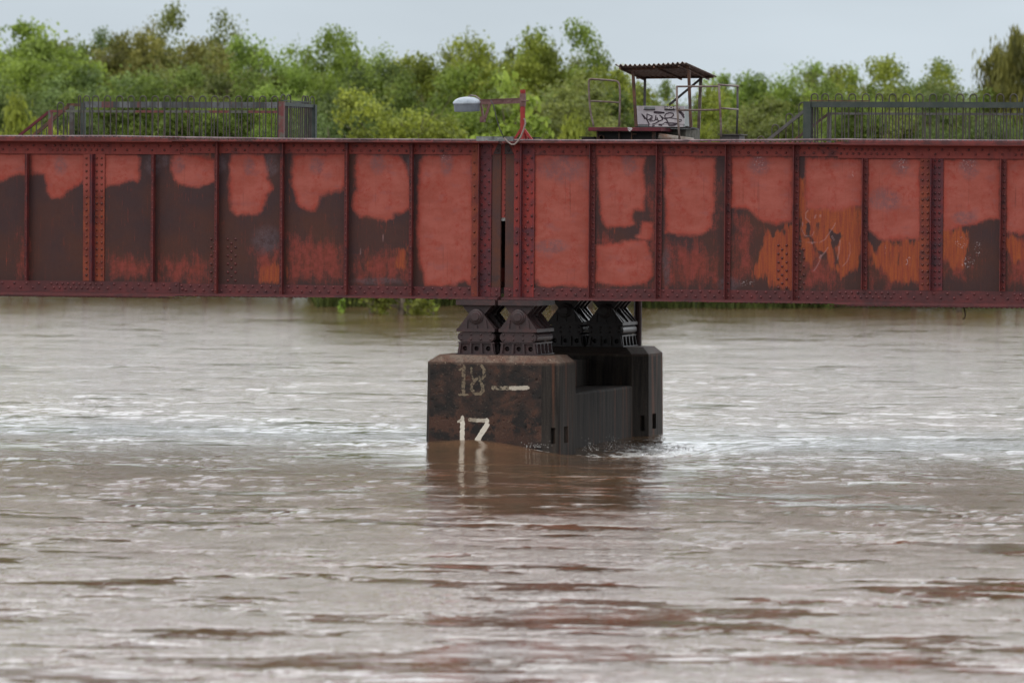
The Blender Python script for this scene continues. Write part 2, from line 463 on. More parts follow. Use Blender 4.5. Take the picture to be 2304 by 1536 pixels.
ORG = [
 [(1740,520),(1786,505),(1786,649),(1741,645),(1732,618),(1695,619),(1703,590),(1716,560),(1724,540)],
 [(1797,400),(1809,400),(1812,470),(1938,464),(1934,590),(1911,609),(1894,615),(1874,605),(1834,601),(1800,560)],
 [(1950,548),(2071,546),(2071,632),(2005,626),(1962,590)],
 [(2122,520),(2195,505),(2192,575),(2160,598),(2122,587)],
 [(2262,535),(2310,540),(2310,590),(2285,585),(2262,560)],
 [(590,602),(634,600),(634,634),(592,634)],
 [(895,560),(912,562),(912,605),(895,600)],
 [(2215,500),(2228,498),(2224,580),(2216,580)],
]
WASH = [
 [(640,520),(780,545),(780,636),(645,636)],
 [(800,575),(850,570),(905,560),(922,636),(800,636)],
 [(570,560),(634,560),(634,636),(575,636)],
 [(362,580),(480,575),(480,640),(362,640)],
 [(1497,540),(1600,545),(1620,640),(1500,648)],
 [(1650,480),(1700,500),(1690,600),(1650,640)],
 [(1800,560),(1900,600),(1890,648),(1800,650)],
 [(1950,560),(2070,600),(2070,640),(1960,645)],
 [(2120,580),(2180,585),(2170,625),(2120,620)],
 [(40,520),(64,540),(64,630),(40,630)],
 [(236,560),(340,590),(340,630),(240,630)],
 [(1454,420),(1478,400),(1478,640),(1466,640),(1462,560)],
 [(1604,420),(1622,400),(1622,520),(1600,520)],
 [(2262,520),(2500,530),(2500,620),(2262,640)],
 [(1344,510),(1475,600),(1475,650),(1344,650)],
]
DRIP = [
 [(1813,530),(1813,505),(1820,500),(1827,515),(1827,530),(1838,560),(1838,620),(1830,560)],
 [(1834,500),(1842,500),(1840,530),(1836,530)],[(1848,505),(1854,505),(1852,520)],
 [(1866,515),(1882,523),(1892,520),(1897,532),(1890,545),(1884,560),(1888,600),(1878,595),(1874,560),(1867,545)],
 [(1838,562),(1860,565),(1866,600),(1858,625),(1846,600)],
 [(1996,566),(2007,566),(2003,600),(1999,585)],[(2020,566),(2026,566),(2024,600),(2021,595)],
 [(1962,530),(1976,535),(1974,575),(1968,565)],
 [(1738,516),(1744,516),(1743,536),(1739,534)],[(1763,520),(1768,520),(1767,532),(1764,532)],
 [(2180,515),(2215,500),(2240,500),(2238,580),(2195,600),(2176,590)],
 [(2168,510),(2174,505),(2174,540),(2169,535)],
]
GREY = [(1708,372,26,24),(2026,372,22,26),(2182,378,24,26),(850,368,18,26),(1006,368,16,30),(1415,368,18,26),(560,374,14,22),(402,372,14,20),(712,372,18,22),(136,372,16,22),(1270,366,18,30),
        (345,365,20,30),(372,362,10,14),(495,370,14,22),(610,372,18,26),(600,540,34,34),(1240,555,44,16),(1990,450,40,26),(2170,490,30,16),(1640,640,26,18),(1500,600,10,50),(850,632,60,8),(1265,380,60,30),(925,372,10,24)]
FLECK = [(1708,366,12,16),(2030,366,12,18),(2180,368,20,14),(1003,356,14,10),(2162,546,12,14),(2178,590,14,14),(2200,560,8,20),(1680,636,24,8),(1920,395,3,8),(2044,588,8,10),(1992,562,3,12)]
MARK = [([(1818,474),(1812,480),(1812,490),(1822,500)],3),([(1836,484),(1834,490)],4),([(1846,484),(1846,488)],4),([(1880,502),(1868,522),(1856,540),(1845,545)],2.5),
        ([(1806,500),(1804,515),(1812,530),(1828,530),(1832,522)],2),([(1864,556),(1848,578),(1838,600),(1832,610)],2.5),([(1848,574),(1844,580)],5),([(1890,540),(1889,560),(1884,585)],2.5),([(1888,555),(1888,562)],5),
        ([(1911,546),(1913,570),(1906,588),(1897,598)],2),([(1872,532),(1876,540)],3),([(1826,546),(1828,548)],5),([(1790,542),(1840,546)],1.5),([(862,528),(863,545)],2),([(812,560),(811,572)],2),
        ([(1100,350),(1108,356),(1120,354)],5),([(1160,350),(1150,356),(1148,372),(1142,386)],4),([(1160,352),(1168,362),(1171,376)],4)]

def web_attrs(xs, zs):
    X, Z = np.meshgrid(xs, zs)
    px, py = topix(X.ravel(), 0.0, Z.ravel())
    n = len(px)
    jx = 5*fbm(px/26, py/26, 3, 3); jy = 5*fbm(px/26+40, py/26, 5, 3)
    qx, qy = px+jx, py+jy
    def chan(polys, w):
        o = np.zeros(n)
        for poly in polys:
            a = np.array(poly)
            m = (px > a[:,0].min()-w*2-8) & (px < a[:,0].max()+w*2+8) & (py > a[:,1].min()-w*2-8) & (py < a[:,1].max()+w*2+8)
            if m.any():
                o[m] = np.maximum(o[m], np.clip(0.5 + sdf_poly(qx[m], qy[m], poly)/(2*w), 0, 1))
        return o
    pale = chan(PALE, 12); org = chan(ORG, 18); wash = chan(WASH, 30)
    org = np.clip(org - 0.9*chan(DRIP, 7), 0, 1)
    def blobs(L, soft):
        o = np.zeros(n)
        for (cx, cy, rx, ry) in L:
            d = np.hypot((qx-cx)/rx, (qy-cy)/ry)
            o = np.maximum(o, np.clip((1.15-d)/soft, 0, 1))
        return o
    grey = blobs(GREY, 0.5); fleck = blobs(FLECK, 0.6)
    mark = np.zeros(n)
    for pts, w in MARK:
        mark = np.maximum(mark, np.clip(0.5+sdf_line(px+jx*.3, py+jy*.3, pts, w*.6)/1.6, 0, 1))
    one = np.ones(n)
    return {'paint': np.stack([pale, org, wash, one], 1), 'marks': np.stack([mark, grey, fleck, one], 1)}

# heights of the girder, read off at the middle of the photograph
ZW1 = P(960, 347.4).z; ZW0 = P(960, 644.3).z          # visible web top and bottom
ZT1 = P(960, 318.5).z; ZT0 = P(960, 666).z           # undersides / tops of the flanges
ZT = P(960, 317.3).z; ZB = ZT0 - 0.045
def Xp(px, py=500, y=0.0): return P(px, py, y).x

def rivet_row(mb, x0, x1, z, step, Y, off=0.0, r=0.021):
    x = x0 + off
    while x < x1:
        mb.rivet((x, Y, z), r); x += step

def girder(name, label, xa, xb, Y, face, stiff, ends, cover, fine):
    """plate girder from xa to xb; face -1 looks at the camera; stiff = list of (x, side)"""
    g = thing(name, ((xa+xb)/2, Y, ZB), label, 'bridge girder', 'plate girders of the rail bridge')
    f = face
    # web
    if fine:
        xs = np.arange(max(xa, -14), min(xb, 14)+.001, 0.02)
        zs = np.linspace(ZB+0.03, ZT-0.03, 150)
        grid_mesh('web', xs, zs, Y-0.006, m_web, g, web_attrs(xs, zs))
        mb = MB()
        mb.box((xa, Y, ZB+0.03), (xb, Y+0.012, ZT-0.03)); mb.build('web_core', m_brn, g)
    else:
        MB().box((xa, Y-0.006, ZB+0.03), (xb, Y+0.006, ZT-0.03)).build('web', m_top, g)
    # flanges: plate + angle legs + rivets
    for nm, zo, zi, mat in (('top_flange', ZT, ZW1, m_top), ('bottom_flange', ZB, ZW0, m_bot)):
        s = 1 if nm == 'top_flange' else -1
        mb = MB()
        mb.cur = 1; mb.box((xa, Y-0.27, zo), (xb, Y+0.27, zo - s*0.03)); mb.cur = 0
        for q in (-1, 1):
            mb.box((xa, Y+q*0.010, zo - s*0.031), (xb, Y+q*0.026, zi))
            mb.box((xa, Y+q*0.027, zo - s*0.031), (xb, Y+q*0.20, zo - s*0.047))
        zr1 = zo - s*0.105; zr2 = zo - s*0.195
        if s == 1: zr1 = P(960, 329.5).z; zr2 = P(960, 340).z
        else: zr1 = P(960, 659).z; zr2 = P(960, 648.5).z
        c0, c1 = (min(cover), max(cover)) if cover else (1e9, 1e9)
        segs = [(xa+.05, min(xb, c0))] if cover and c0 > xa+.2 else []
        if not cover: segs = [(xa+.05, xb-.05)]
        elif c1 < xb - .2: segs.append((c1+.05, xb-.05))
        for a, b in segs:
            rivet_row(mb, a, b, zr2, 0.185, Y+f*0.026, 0.0)
            rivet_row(mb, a, b, zr1, 0.185, Y+f*0.026, 0.09)
        if cover and fine:
            x = c0+.06; k = 0
            while x < c1-.04:
                dense = (k // 9) % 2 == 0
                st = 0.118 if dense else 0.26
                mb.rivet((x, Y+f*0.040, zr2-.012*s), 0.021); mb.rivet((x+st*.5, Y+f*0.040, zr1-.02*s), 0.021)
                x += st; k += 1
        if fine:     # rivet heads above and below the flange plates
            zz = zo + (s*0.04 if False else 0)
            x = xa+.05
            while x < xb-.05:
                inc = cover and c0-.1 < x < c1+.1
                zq = zo + s*(0.041 if inc else 0.0)
                if abs(x) < 12:
                    mb.rivet((x, Y+f*0.225, zq), 0.019, (0, 0, s), 6)
                    mb.rivet((x, Y+f*0.12, zq), 0.019, (0, 0, s), 6)
                x += 0.098 if inc else (0.098 if (abs(x) > 4.2) else 0.37)
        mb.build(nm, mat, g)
        if cover:
            mb = MB()
            mb.cur = 1; mb.box((c0, Y-0.275, zo+s*0.001), (c1, Y+0.275, zo+s*0.020))
            mb.box((c0 + (.25 if c0 > xa+.2 else 0), Y-0.265, zo+s*0.021), (c1 - (.35 if c1 < xb-.2 else 0), Y+0.265, zo+s*0.040)); mb.cur = 0
            mb.box((c0, Y+f*0.027, zo-s*0.048), (c1, Y+f*0.040, zi - s*0.030))
            mb.box((c0 + (.1 if c0 > xa+.2 else 0), Y+f*0.22, zo-s*0.033), (c1- (.1 if c1 < xb-.2 else 0), Y+f*0.262, zo-s*0.047))
            mb.build('cover_plate', mat, g)
    # stiffeners
    for (x, side, incov) in stiff:
        mb = MB(); out = 0.135
        z1 = ZT-0.05 if not incov else ZW1-0.035; z0 = ZB+0.05 if not incov else ZW0+0.035
        mb.box((x-0.007, Y+f*0.042, z0), (x+0.007, Y+f*(0.042+out), z1))
        mb.box((x+side*0.008, Y+f*0.030, z0), (x+side*0.088, Y+f*0.041, z1))
        z = z0+0.06; k = 0
        while z < z1-.04:
            mb.rivet((x+side*0.050, Y+f*0.041, z), 0.0195); z += 0.127
        mb.build('stiffener', m_stf, g)
    return g

LS = [66, 350, 493, 640, 785, 931]
RS = [1330, 1480, 1635, 1788, 1943, 2254]
XG0, XG1 = Xp(1128), Xp(1137)
pitch = 1.29
lstiff = [(Xp(p), -1, p < 405) for p in LS] + [(Xp(66)-pitch*(k+1), -1, True) for k in range(14)]
rstiff = [(Xp(p), 1, p > 1885) for p in RS] + [(Xp(2254)+pitch*(k+1), 1, True) for k in range(14)]
GY = 7.0
gl = girder('plate_girder', 'near red plate girder left of the joint, pale paint patches over dark brown', -30, XG0, 0.0, -1, lstiff, None, (-30, Xp(405)), True)
gr = girder('plate_girder', 'near red plate girder right of the joint, streaked with orange primer and scribble', XG1, 30, 0.0, -1, rstiff, None, (Xp(1885), 30), True)
rl = girder('plate_girder', 'far side girder of the left span, glimpsed through the joint gap', -30, XG0, GY, 1, [(XG0-.4-pitch*k, -1, False) for k in range(20)], None, None, False)
rr_ = girder('plate_girder', 'far side girder of the right span, resting on the two black bearings', XG1, 30, GY, 1, [(XG1+.4+pitch*k, 1, False) for k in range(20)], None, None, False)

# extra rivet fields and splice plates on the near webs
def field(parent, cols, y0, y1, step, mat, name='splice_rivets', Yf=-0.007):
    mb = MB()
    for j, px in enumerate(cols):
        py = y0 + (step/2 if j % 2 else 0)
        while py < y1:
            q = P(px, py, 0); mb.rivet((q.x, Yf, q.z), 0.021); py += step
    return mb.build(name, mat, parent, smooth=True)
field(gl, [475.5, 482.5], 538, 634, 18.6, m_stf); field(gl, [513, 521, 530], 538, 634, 18.6, m_stf)
field(gr, [1751.6, 1760, 1770], 552, 650, 19, m_stf); field(gr, [1800.5, 1809], 552, 650, 19, m_stf)

def splice(g, x0, x1, xo, cols, mat, incov=True, z0=None, z1=None, step=14.6, name='splice_plate', pyr=(356, 622), depth=0.0):
    mb = MB()
    z1 = z1 or ZW1-0.035; z0 = z0 or ZW0+0.035
    mb.box((Xp(x0), -0.030-depth, z0), (Xp(x1), -0.012-depth*.5, z1))
    for j, px in enumerate(cols):
        py = pyr[0] + (step/2 if (j % 2 and name == 'end_angle') else 0)
        while py < pyr[1]:
            q = P(px, py, -0.03-depth); mb.rivet((q.x, -0.030-depth, q.z), 0.021); py += step
    o = mb.build(name, mat, g)
    return o
def two_tone():
    t = NT('orange plate with fresh paint above'); p = t.pos(); a = t.noise(p, 5, 5, .65); f = t.noise(p, 40, 4, .6)
    o_ = t.mix(t.rng(a, .4, .6), lin(132, 62, 40), lin(108, 47, 38)); o_ = t.mix(t.rng(f, .5, .75, 0, .6), o_, lin(74, 40, 36))
    k = t.math('ADD', t.n_sepz(p), t.math('MULTIPLY', t.math('SUBTRACT', a, .5), .35)); z_ = P(212, 428).z
    return t.done(t.mix(t.rng(k, z_-.09, z_+.09), o_, t.mix(a, lin(146, 72, 64), lin(136, 62, 52))), rough=.6, spec=.3)
m_two = two_tone(); RIV[m_two.name] = RIV[m_org.name]
splice(gl, 188, 204.5, None, [194.5], m_two); splice(gl, 214, 236, None, [218, 229], m_two)
mb = MB(); X = Xp(212); mb.box((X-.008, -.030, ZW0+.035), (X+.008, -.175, ZW1-.035)); mb.box((X-.09, -.012, ZW0+.035), (X-.009, -.034, ZW1-.035)); mb.box((X+.009, -.0285, ZW0+.035), (X+.03, -.034, ZW1-.035)); mb.build('stiffener', m_pur, gl)
splice(gr, 2070, 2092, None, [2075.5, 2087], m_org, pyr=(362, 648)); splice(gr, 2098, 2122, None, [2104, 2113.5], m_pur, pyr=(362, 648))
mb = MB(); X = Xp(2097); mb.box((X-.008, -.030, ZW0+.035), (X+.008, -.175, ZW1-.035)); mb.box((X+.009, -.031, ZW0+.035), (X+.035, -.036, ZW1-.035)); mb.build('stiffener', m_pur, gr)

# end posts at the joint
zt, zb = ZT-0.05, ZB+0.05
splice(gl, 1062.5, 1077, None, [1067], m_org, z0=zb, z1=zt, step=26, pyr=(340, 640), name='end_plate', depth=.012)
mb = MB(); X = Xp(1081); mb.box((X-.008, -.045, zb), (X+.008, -.185, zt)); mb.build('stiffener', m_stf, gl)
splice(gl, 1082, 1106.5, None, [1084, 1091.5, 1100.5], m_pur, z0=zb, z1=zt, step=26, pyr=(330, 662), name='end_angle', depth=.016)
mb = MB(); mb.box((Xp(1107.3), -0.022, zb), (Xp(1127), -0.007, zt)); mb.build('end_plate', m_brn, gl)
mb = MB(); mb.box((Xp(1138), -0.022, zb), (Xp(1157), -0.007, zt)); mb.build('end_plate', m_brn, gr)
splice(gr, 1157.3, 1170, None, [1162.5], m_orgR, z0=zb, z1=zt, step=26, pyr=(340, 662), name='end_plate', depth=.012)
mb = MB(); X = Xp(1176); mb.box((X-.009, -.045, zb), (X+.009, -.185, zt)); mb.build('stiffener', m_pur, gr)
splice(gr, 1177, 1203, None, [1182.5, 1187.5, 1196.5], m_orgR, z0=zb, z1=zt, step=26, pyr=(330, 662), name='end_angle', depth=.016)
for g_, a, b in ((gl, 1107.3, 1127.5), (gr, 1136.5, 1157)):
    mb = MB(); mb.box((Xp(a), -.040, ZW0-.005), (Xp(b), -.0225, ZB+.05))
    q = P((a+b)/2, 653, -.04); mb.rivet((q.x, -.04, q.z), .021); q = P((a+b)/2, 664, -.04); mb.rivet((q.x, -.04, q.z), .021)
    mb.build('gusset_plate', m_bot, g_)
for g_, a, b, s in ((gl, 1110, 1127.5, 1), (gr, 1136.5, 1156, -1)):
    q = [P(a if s > 0 else b, 347, -.03), P(b if s > 0 else a, 347, -.03), P(b if s > 0 else a, 322, -.03), P((a+b)/2+3*s, 322, -.03)]
    mb = MB(); mb.prism([(v.x, v.z) for v in q], -.045, -.027)
    c = P((a+b)/2+2*s, 339, -.045); mb.rivet((c.x, -.045, c.z), .022)
    mb.build('corner_gusset', m_dark, g_)

# joint diaphragm seen through the gap, cross frames, deck
mb = MB(); XJ = (XG0+XG1)/2
mb.box((XG0-.06, 0.016, P(1132, 490, .02).z), (XG1+.06, 0.028, ZT-.06))
q = P(1137, 500, .56)
z = P(1132, 484, .02).z
while z < ZT-.1: mb.rivet((XJ+.018, .016, z), .012); z += .1
xd = thing('diaphragm_plate', (XJ, .02, 4.4), 'pale red riveted plate hanging inside the narrow joint gap', 'steel plate')
mb.build('plate', m_top, xd)
mb = MB(); mb.box((XG0-.06, 0.0135, P(1132, 497, .02).z), (XG1+.06, 0.03, P(1132, 490.3, .02).z)); mb.build('bottom_edge', weathered('bare zinc edge', lin(150,150,150), lin(120,118,115), lin(70,66,62), 8), xd)
dk = thing('bridge_deck', (0, GY/2, ZT), 'dark deck of the bridge lying on top of the red girders', 'deck')
mb = MB(); mb.box((-30, .32, ZT-.22), (30, GY-.32, ZT-.02)); mb.build('deck_slab', m_dark, dk)
mb = MB()
for k in range(-22, 23):
    x = k*1.33+.3
    mb.box((x-.1, .30, ZT-.5), (x+.1, GY-.30, ZT-.225))
mb.build_each('cross_beam', m_dark, dk)
mb = MB(); mb.box((-30, 1.2, ZB+.6), (30, 1.22, ZT-.51)); mb.build('inner_dark_panel', m_dark, dk)  # plain dark sheet along the bridge behind the near web
cf = thing('cross_frame', (0, GY/2, ZB), 'dark bracing frame between the girders directly behind the joint', 'bracing')
mb = MB()
for x in (XG0-.45, XG1+.45):
    mb.bar((x, .05, ZB+.2), (x, GY-.05, ZT-.6), .1, .1); mb.bar((x, GY-.05, ZB+.2), (x, .05, ZT-.6), .1, .1); mb.bar((x, .05, ZB+.15), (x, GY-.05, ZB+.15), .15, .12)
mb.build_each('brace', m_dark, cf)

# conduit along the flange, coloured pale for its lit top edge; the galvanised bridging plate over the joint
cd = MB(); pts = [P(px, y, -.19) for px, y in ((-150,304),(0,306.5),(260,306.5),(330,308),(420,309.5),(660,313),(800,314.5),(940,315),(1070,316),(1160,318),(1260,316.5),(1420,317.5),(1570,316),(1700,315.5),(1840,314.5),(1900,314),(1960,315),(2304,317),(2500,318))]
cd.tube([(p.x, -.19, max(p.z, ZT+.022)) for p in pts], .022, 6)
tag(cd.build('conduit', m_grip, origin=(0, -.12, ZT)), 'thin conduit painted pale for the lit top edge of the near girders', 'conduit')
mb = MB(); a = P(1072, 317.5, -.22); b = P(1155, 308.5, -.22)
mb.box((a.x, -.24, ZT+.002), (b.x, -.1, b.z)); mb.box((a.x-.0, -.245, b.z+.001), (b.x, -.05, b.z+.010))
m_galv = weathered('galvanised plate', lin(138,142,142), lin(112,118,118), lin(60,60,60), 14, False, .5, .5)
tag(mb.build('joint_cover', m_galv, origin=(0, -.2, ZT)), 'short galvanised steel plate bridging the joint beside the red post', 'cover plate')
mb = MB(); q = [P(x, y, 0.1) for x, y in ((2168,690),(2171,700),(2172,710),(2170,716),(2166,717))]
mb.tube(q, .012, 6); tag(mb.build('wire_hook', m_dark, origin=q[0]), 'small black hook of wire hanging under the right girder', 'hook')

# ------------------------------------------------------------------ bearings
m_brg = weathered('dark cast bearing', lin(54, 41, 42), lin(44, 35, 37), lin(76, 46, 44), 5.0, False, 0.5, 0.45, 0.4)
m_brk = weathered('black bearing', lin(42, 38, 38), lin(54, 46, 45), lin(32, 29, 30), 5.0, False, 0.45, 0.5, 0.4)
ZP = zat(798.5, 110.75)                    # top of pier
BY = -0.62; BL = 1.27; PX = [P(1071, 713, BY).x, P(1166, 713, BY).x]
def plate_hole(mb, c, u, v, n, w, h, r, dep, N=14):
    """w x h plate in directions u, v with a round recess of depth dep along -n"""
    c, u, v, n = map(Vector, (c, u, v, n))
    outer = []; inner = []; back = []
    for k in range(N):
        a = 2*math.pi*(k+.5)/N; ca, sa = math.cos(a), math.sin(a)
        m = min(w/2/abs(ca) if abs(ca) > 1e-6 else 9, h/2/abs(sa) if abs(sa) > 1e-6 else 9)
        outer.append(c+u*ca*m+v*sa*m); inner.append(c+u*ca*r+v*sa*r); back.append(inner[-1]-n*dep)
    f = [(k, (k+1) % N, N+(k+1) % N, N+k) for k in range(N)] + [(N+k, N+(k+1) % N, 2*N+(k+1) % N, 2*N+k) for k in range(N)] + [tuple(range(2*N, 3*N))]
    mb.add(outer+inner+back, f)
def bearing(cx, Yf, mat, label):
    t = thing('bridge_bearing', (cx, Yf+BL/2, ZP), label, 'bearing', 'pin bearings under the girders')
    z = lambda py: ZP + (798.5-py)/115.6
    hw = .385; Yb = Yf+BL
    # ribbed pedestal
    mb = MB(); z0, z1 = z(798.5), z(770)
    mb.box((cx-hw-.01, Yf-.02, z0), (cx+hw+.01, Yb+.02, z0+.022)); mb.box((cx-hw+.02, Yf+.02, z1-.03), (cx+hw-.02, Yb-.02, z1))
    zm = (z0+z1)/2-.005; hh = z1-z0-.052
    for k in range(3):
        for yy, n in ((Yf+.06, (0,-1,0)), (Yb-.06, (0,1,0))):
            plate_hole(mb, (cx+(k-1)*.235, yy, zm), (1,0,0), (0,0,1), n, .235, hh, .048, .12)
    for k in range(4):
        for xx, n in ((cx+hw-.06, (1,0,0)), (cx-hw+.06, (-1,0,0))):
            plate_hole(mb, (xx, Yf+.06+(k+.5)*(BL-.12)/4, zm), (0,1,0), (0,0,1), n, (BL-.12)/4, hh, .048, .12)
    mb.box((cx-hw+.12, Yf+.2, z0+.023), (cx+hw-.12, Yb-.2, z1-.031))
    o = mb.build('pedestal', mat, t)
    mb = MB()
    for k in range(4):
        x = cx-hw+.07+k*(2*hw-.14)/3; sk = (x-cx)/hw*.035
        for s, yy in ((-1, Yf), (1, Yb)):
            mb.prism([(x-.022+sk, z0+.023), (x+.022+sk, z0+.023), (x+.018, z1-.031), (x-.018, z1-.031)], yy+s*(-.0), yy-s*.07)
    for k in range(5):
        y = Yf+.07+k*(BL-.14)/4
        for s in (-1, 1):
            xx = cx+s*hw
            mb.add([(xx, y-.018, z0+.023), (xx, y+.018, z0+.023), (xx-s*.075, y+.018, z0+.023), (xx-s*.075, y-.018, z0+.023),
                    (xx-s*.03, y-.018, z1-.031), (xx-s*.03, y+.018, z1-.031), (xx-s*.075, y+.018, z1-.031), (xx-s*.075, y-.018, z1-.031)],
                   [(0,1,2,3),(7,6,5,4),(0,4,5,1),(1,5,6,2),(2,6,7,3),(3,7,4,0)])
    mb.build_each('rib', mat, o)
    # roller nest: rounded side plates with rivets over two rollers
    z0, z1 = z(769.8), z(747.2); r = (z1-z0)/2; zc = (z0+z1)/2; w = .365
    mb = MB()
    prof = [(cx-w+r+r*math.cos(a), zc+r*math.sin(a)) for a in [math.pi/2+math.pi*k/8 for k in range(9)]] + [(cx+w-r+r*math.cos(a), zc+r*math.sin(a)) for a in [-math.pi/2+math.pi*k/8 for k in range(9)]]
    m2 = MB(); mb.prism(prof, Yf+.0, Yf+.045); m2.prism(prof, Yb-.045, Yb)
    for zz in (zc+r*.48, zc-r*.48):
        for k in range(4):
            mb.rivet((cx+(k-1.5)*.195, Yf, zz), .020); m2.rivet((cx+(k-1.5)*.195, Yb, zz), .020, (0, 1, 0))
    o = mb.build('roller_frame', mat, t); m2.build('roller_frame', mat, t)
    mb = MB()
    for q in (-.29, -.1, .1, .29):
        mb.tube([(cx+q, Yf+.046, zc), (cx+q, Yb-.046, zc)], r*.94, 14)
    mb.build_each('roller', mat, o)
    # lower shoe: flange, two triangular cheeks, ribs
    z0 = z(747); zf = z(739.5); zp = z(713); hwb = .385
    mb = MB(); mb.box((cx-hwb, Yf-.03, z0), (cx+hwb, Yb+.03, zf))
    R = .15
    A = []
    for k in range(9):
        a = math.radians(38+k*(104/8)); A.append((cx+R*math.cos(a), zp+R*math.sin(a)))
    tri = [(cx-hwb+.02, zf), (cx+hwb-.02, zf)] + A
    for y0, y1 in ((Yf+.0, Yf+.06), (Yf+BL/2-.03, Yf+BL/2+.03), (Yb-.06, Yb)): mb.prism(tri, y0, y1)
    mb.prism([(cx-hwb+.06, zf), (cx+hwb-.06, zf), (cx+.12, zp-.02), (cx-.12, zp-.02)], Yf+.061, Yb-.061)
    for y in (Yf+.22, Yb-.22):
        for s in (-1, 1): mb.prism([(cx+s*(hwb-.02), zf), (cx+s*.2, zf), (cx+s*.1, zp), (cx+s*.13, zp+.02)], y-.02, y+.02)
    o = mb.build('lower_shoe', mat, t)
    mb = MB()
    for x, h in ((-.205, .17), (0, .06), (.205, .17)):
        mb.prism([(cx+x-.034, zf+.0), (cx+x+.034, zf), (cx+x+.026-x*.1, zf+h), (cx+x-.026-x*.1, zf+h)], Yf-.03, Yf-.001)
    mb.build_each('rib', mat, o)
    # pin
    mb = MB(); mb.lathe([(.145, 0), (.145, .02), (.128, .03)], (cx, Yf, zp), (0, -1, 0), 24)
    mb.lathe([(.112, .031), (.112, .055), (.082, .062), (.076, .085), (.0, .086)][:4], (cx, Yf, zp), (0, -1, 0), 20)
    mb.build('pin', mat, t)
    # upper shoe
    zt0, zt1 = z(687), z(675.5)
    mb = MB(); mb.box((cx-.395, Yf-.05, zt0), (cx+.395, Yb+.03, zt1))
    mb.box((cx-.37, Yf+.0, zt1+.001), (cx+.37, Yb-.05, ZB-.004))
    trap = [(cx-.31, zt0), (cx+.31, zt0), (cx+.13, zp+.02), (cx+.10, zp-.07), (cx-.10, zp-.07), (cx-.13, zp+.02)]
    for y0, y1 in ((Yf+.065, Yf+.12), (Yf+BL*.35, Yf+BL*.39), (Yf+BL*.62, Yf+BL*.66), (Yb-.12, Yb-.065)): mb.prism(trap, y0, y1)
    mb.prism([(cx-.14, zt0), (cx+.14, zt0), (cx+.10, zp), (cx-.10, zp)], Yf+.121, Yb-.121)
    for y0, y1 in ((Yf+.15, Yf+.17), (Yf+.35, Yf+.37), (Yb-.40, Yb-.38)):
        mb.prism([(cx-.31, zt0), (cx+.31, zt0), (cx+.13, zp+.02), (cx-.13, zp+.02)], y0, y1)
    mb.build('upper_shoe', mat, t)
    return t
bearing(PX[0], BY, m_brg, 'dark rusty pin bearing under the left span, nearest the camera')
bearing(PX[1], BY, m_brg, 'dark rusty pin bearing under the right span, nearest the camera')
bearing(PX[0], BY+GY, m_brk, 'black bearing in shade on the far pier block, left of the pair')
bearing(PX[1], BY+GY, m_brk, 'black bearing in shade on the far pier block, right of the pair')
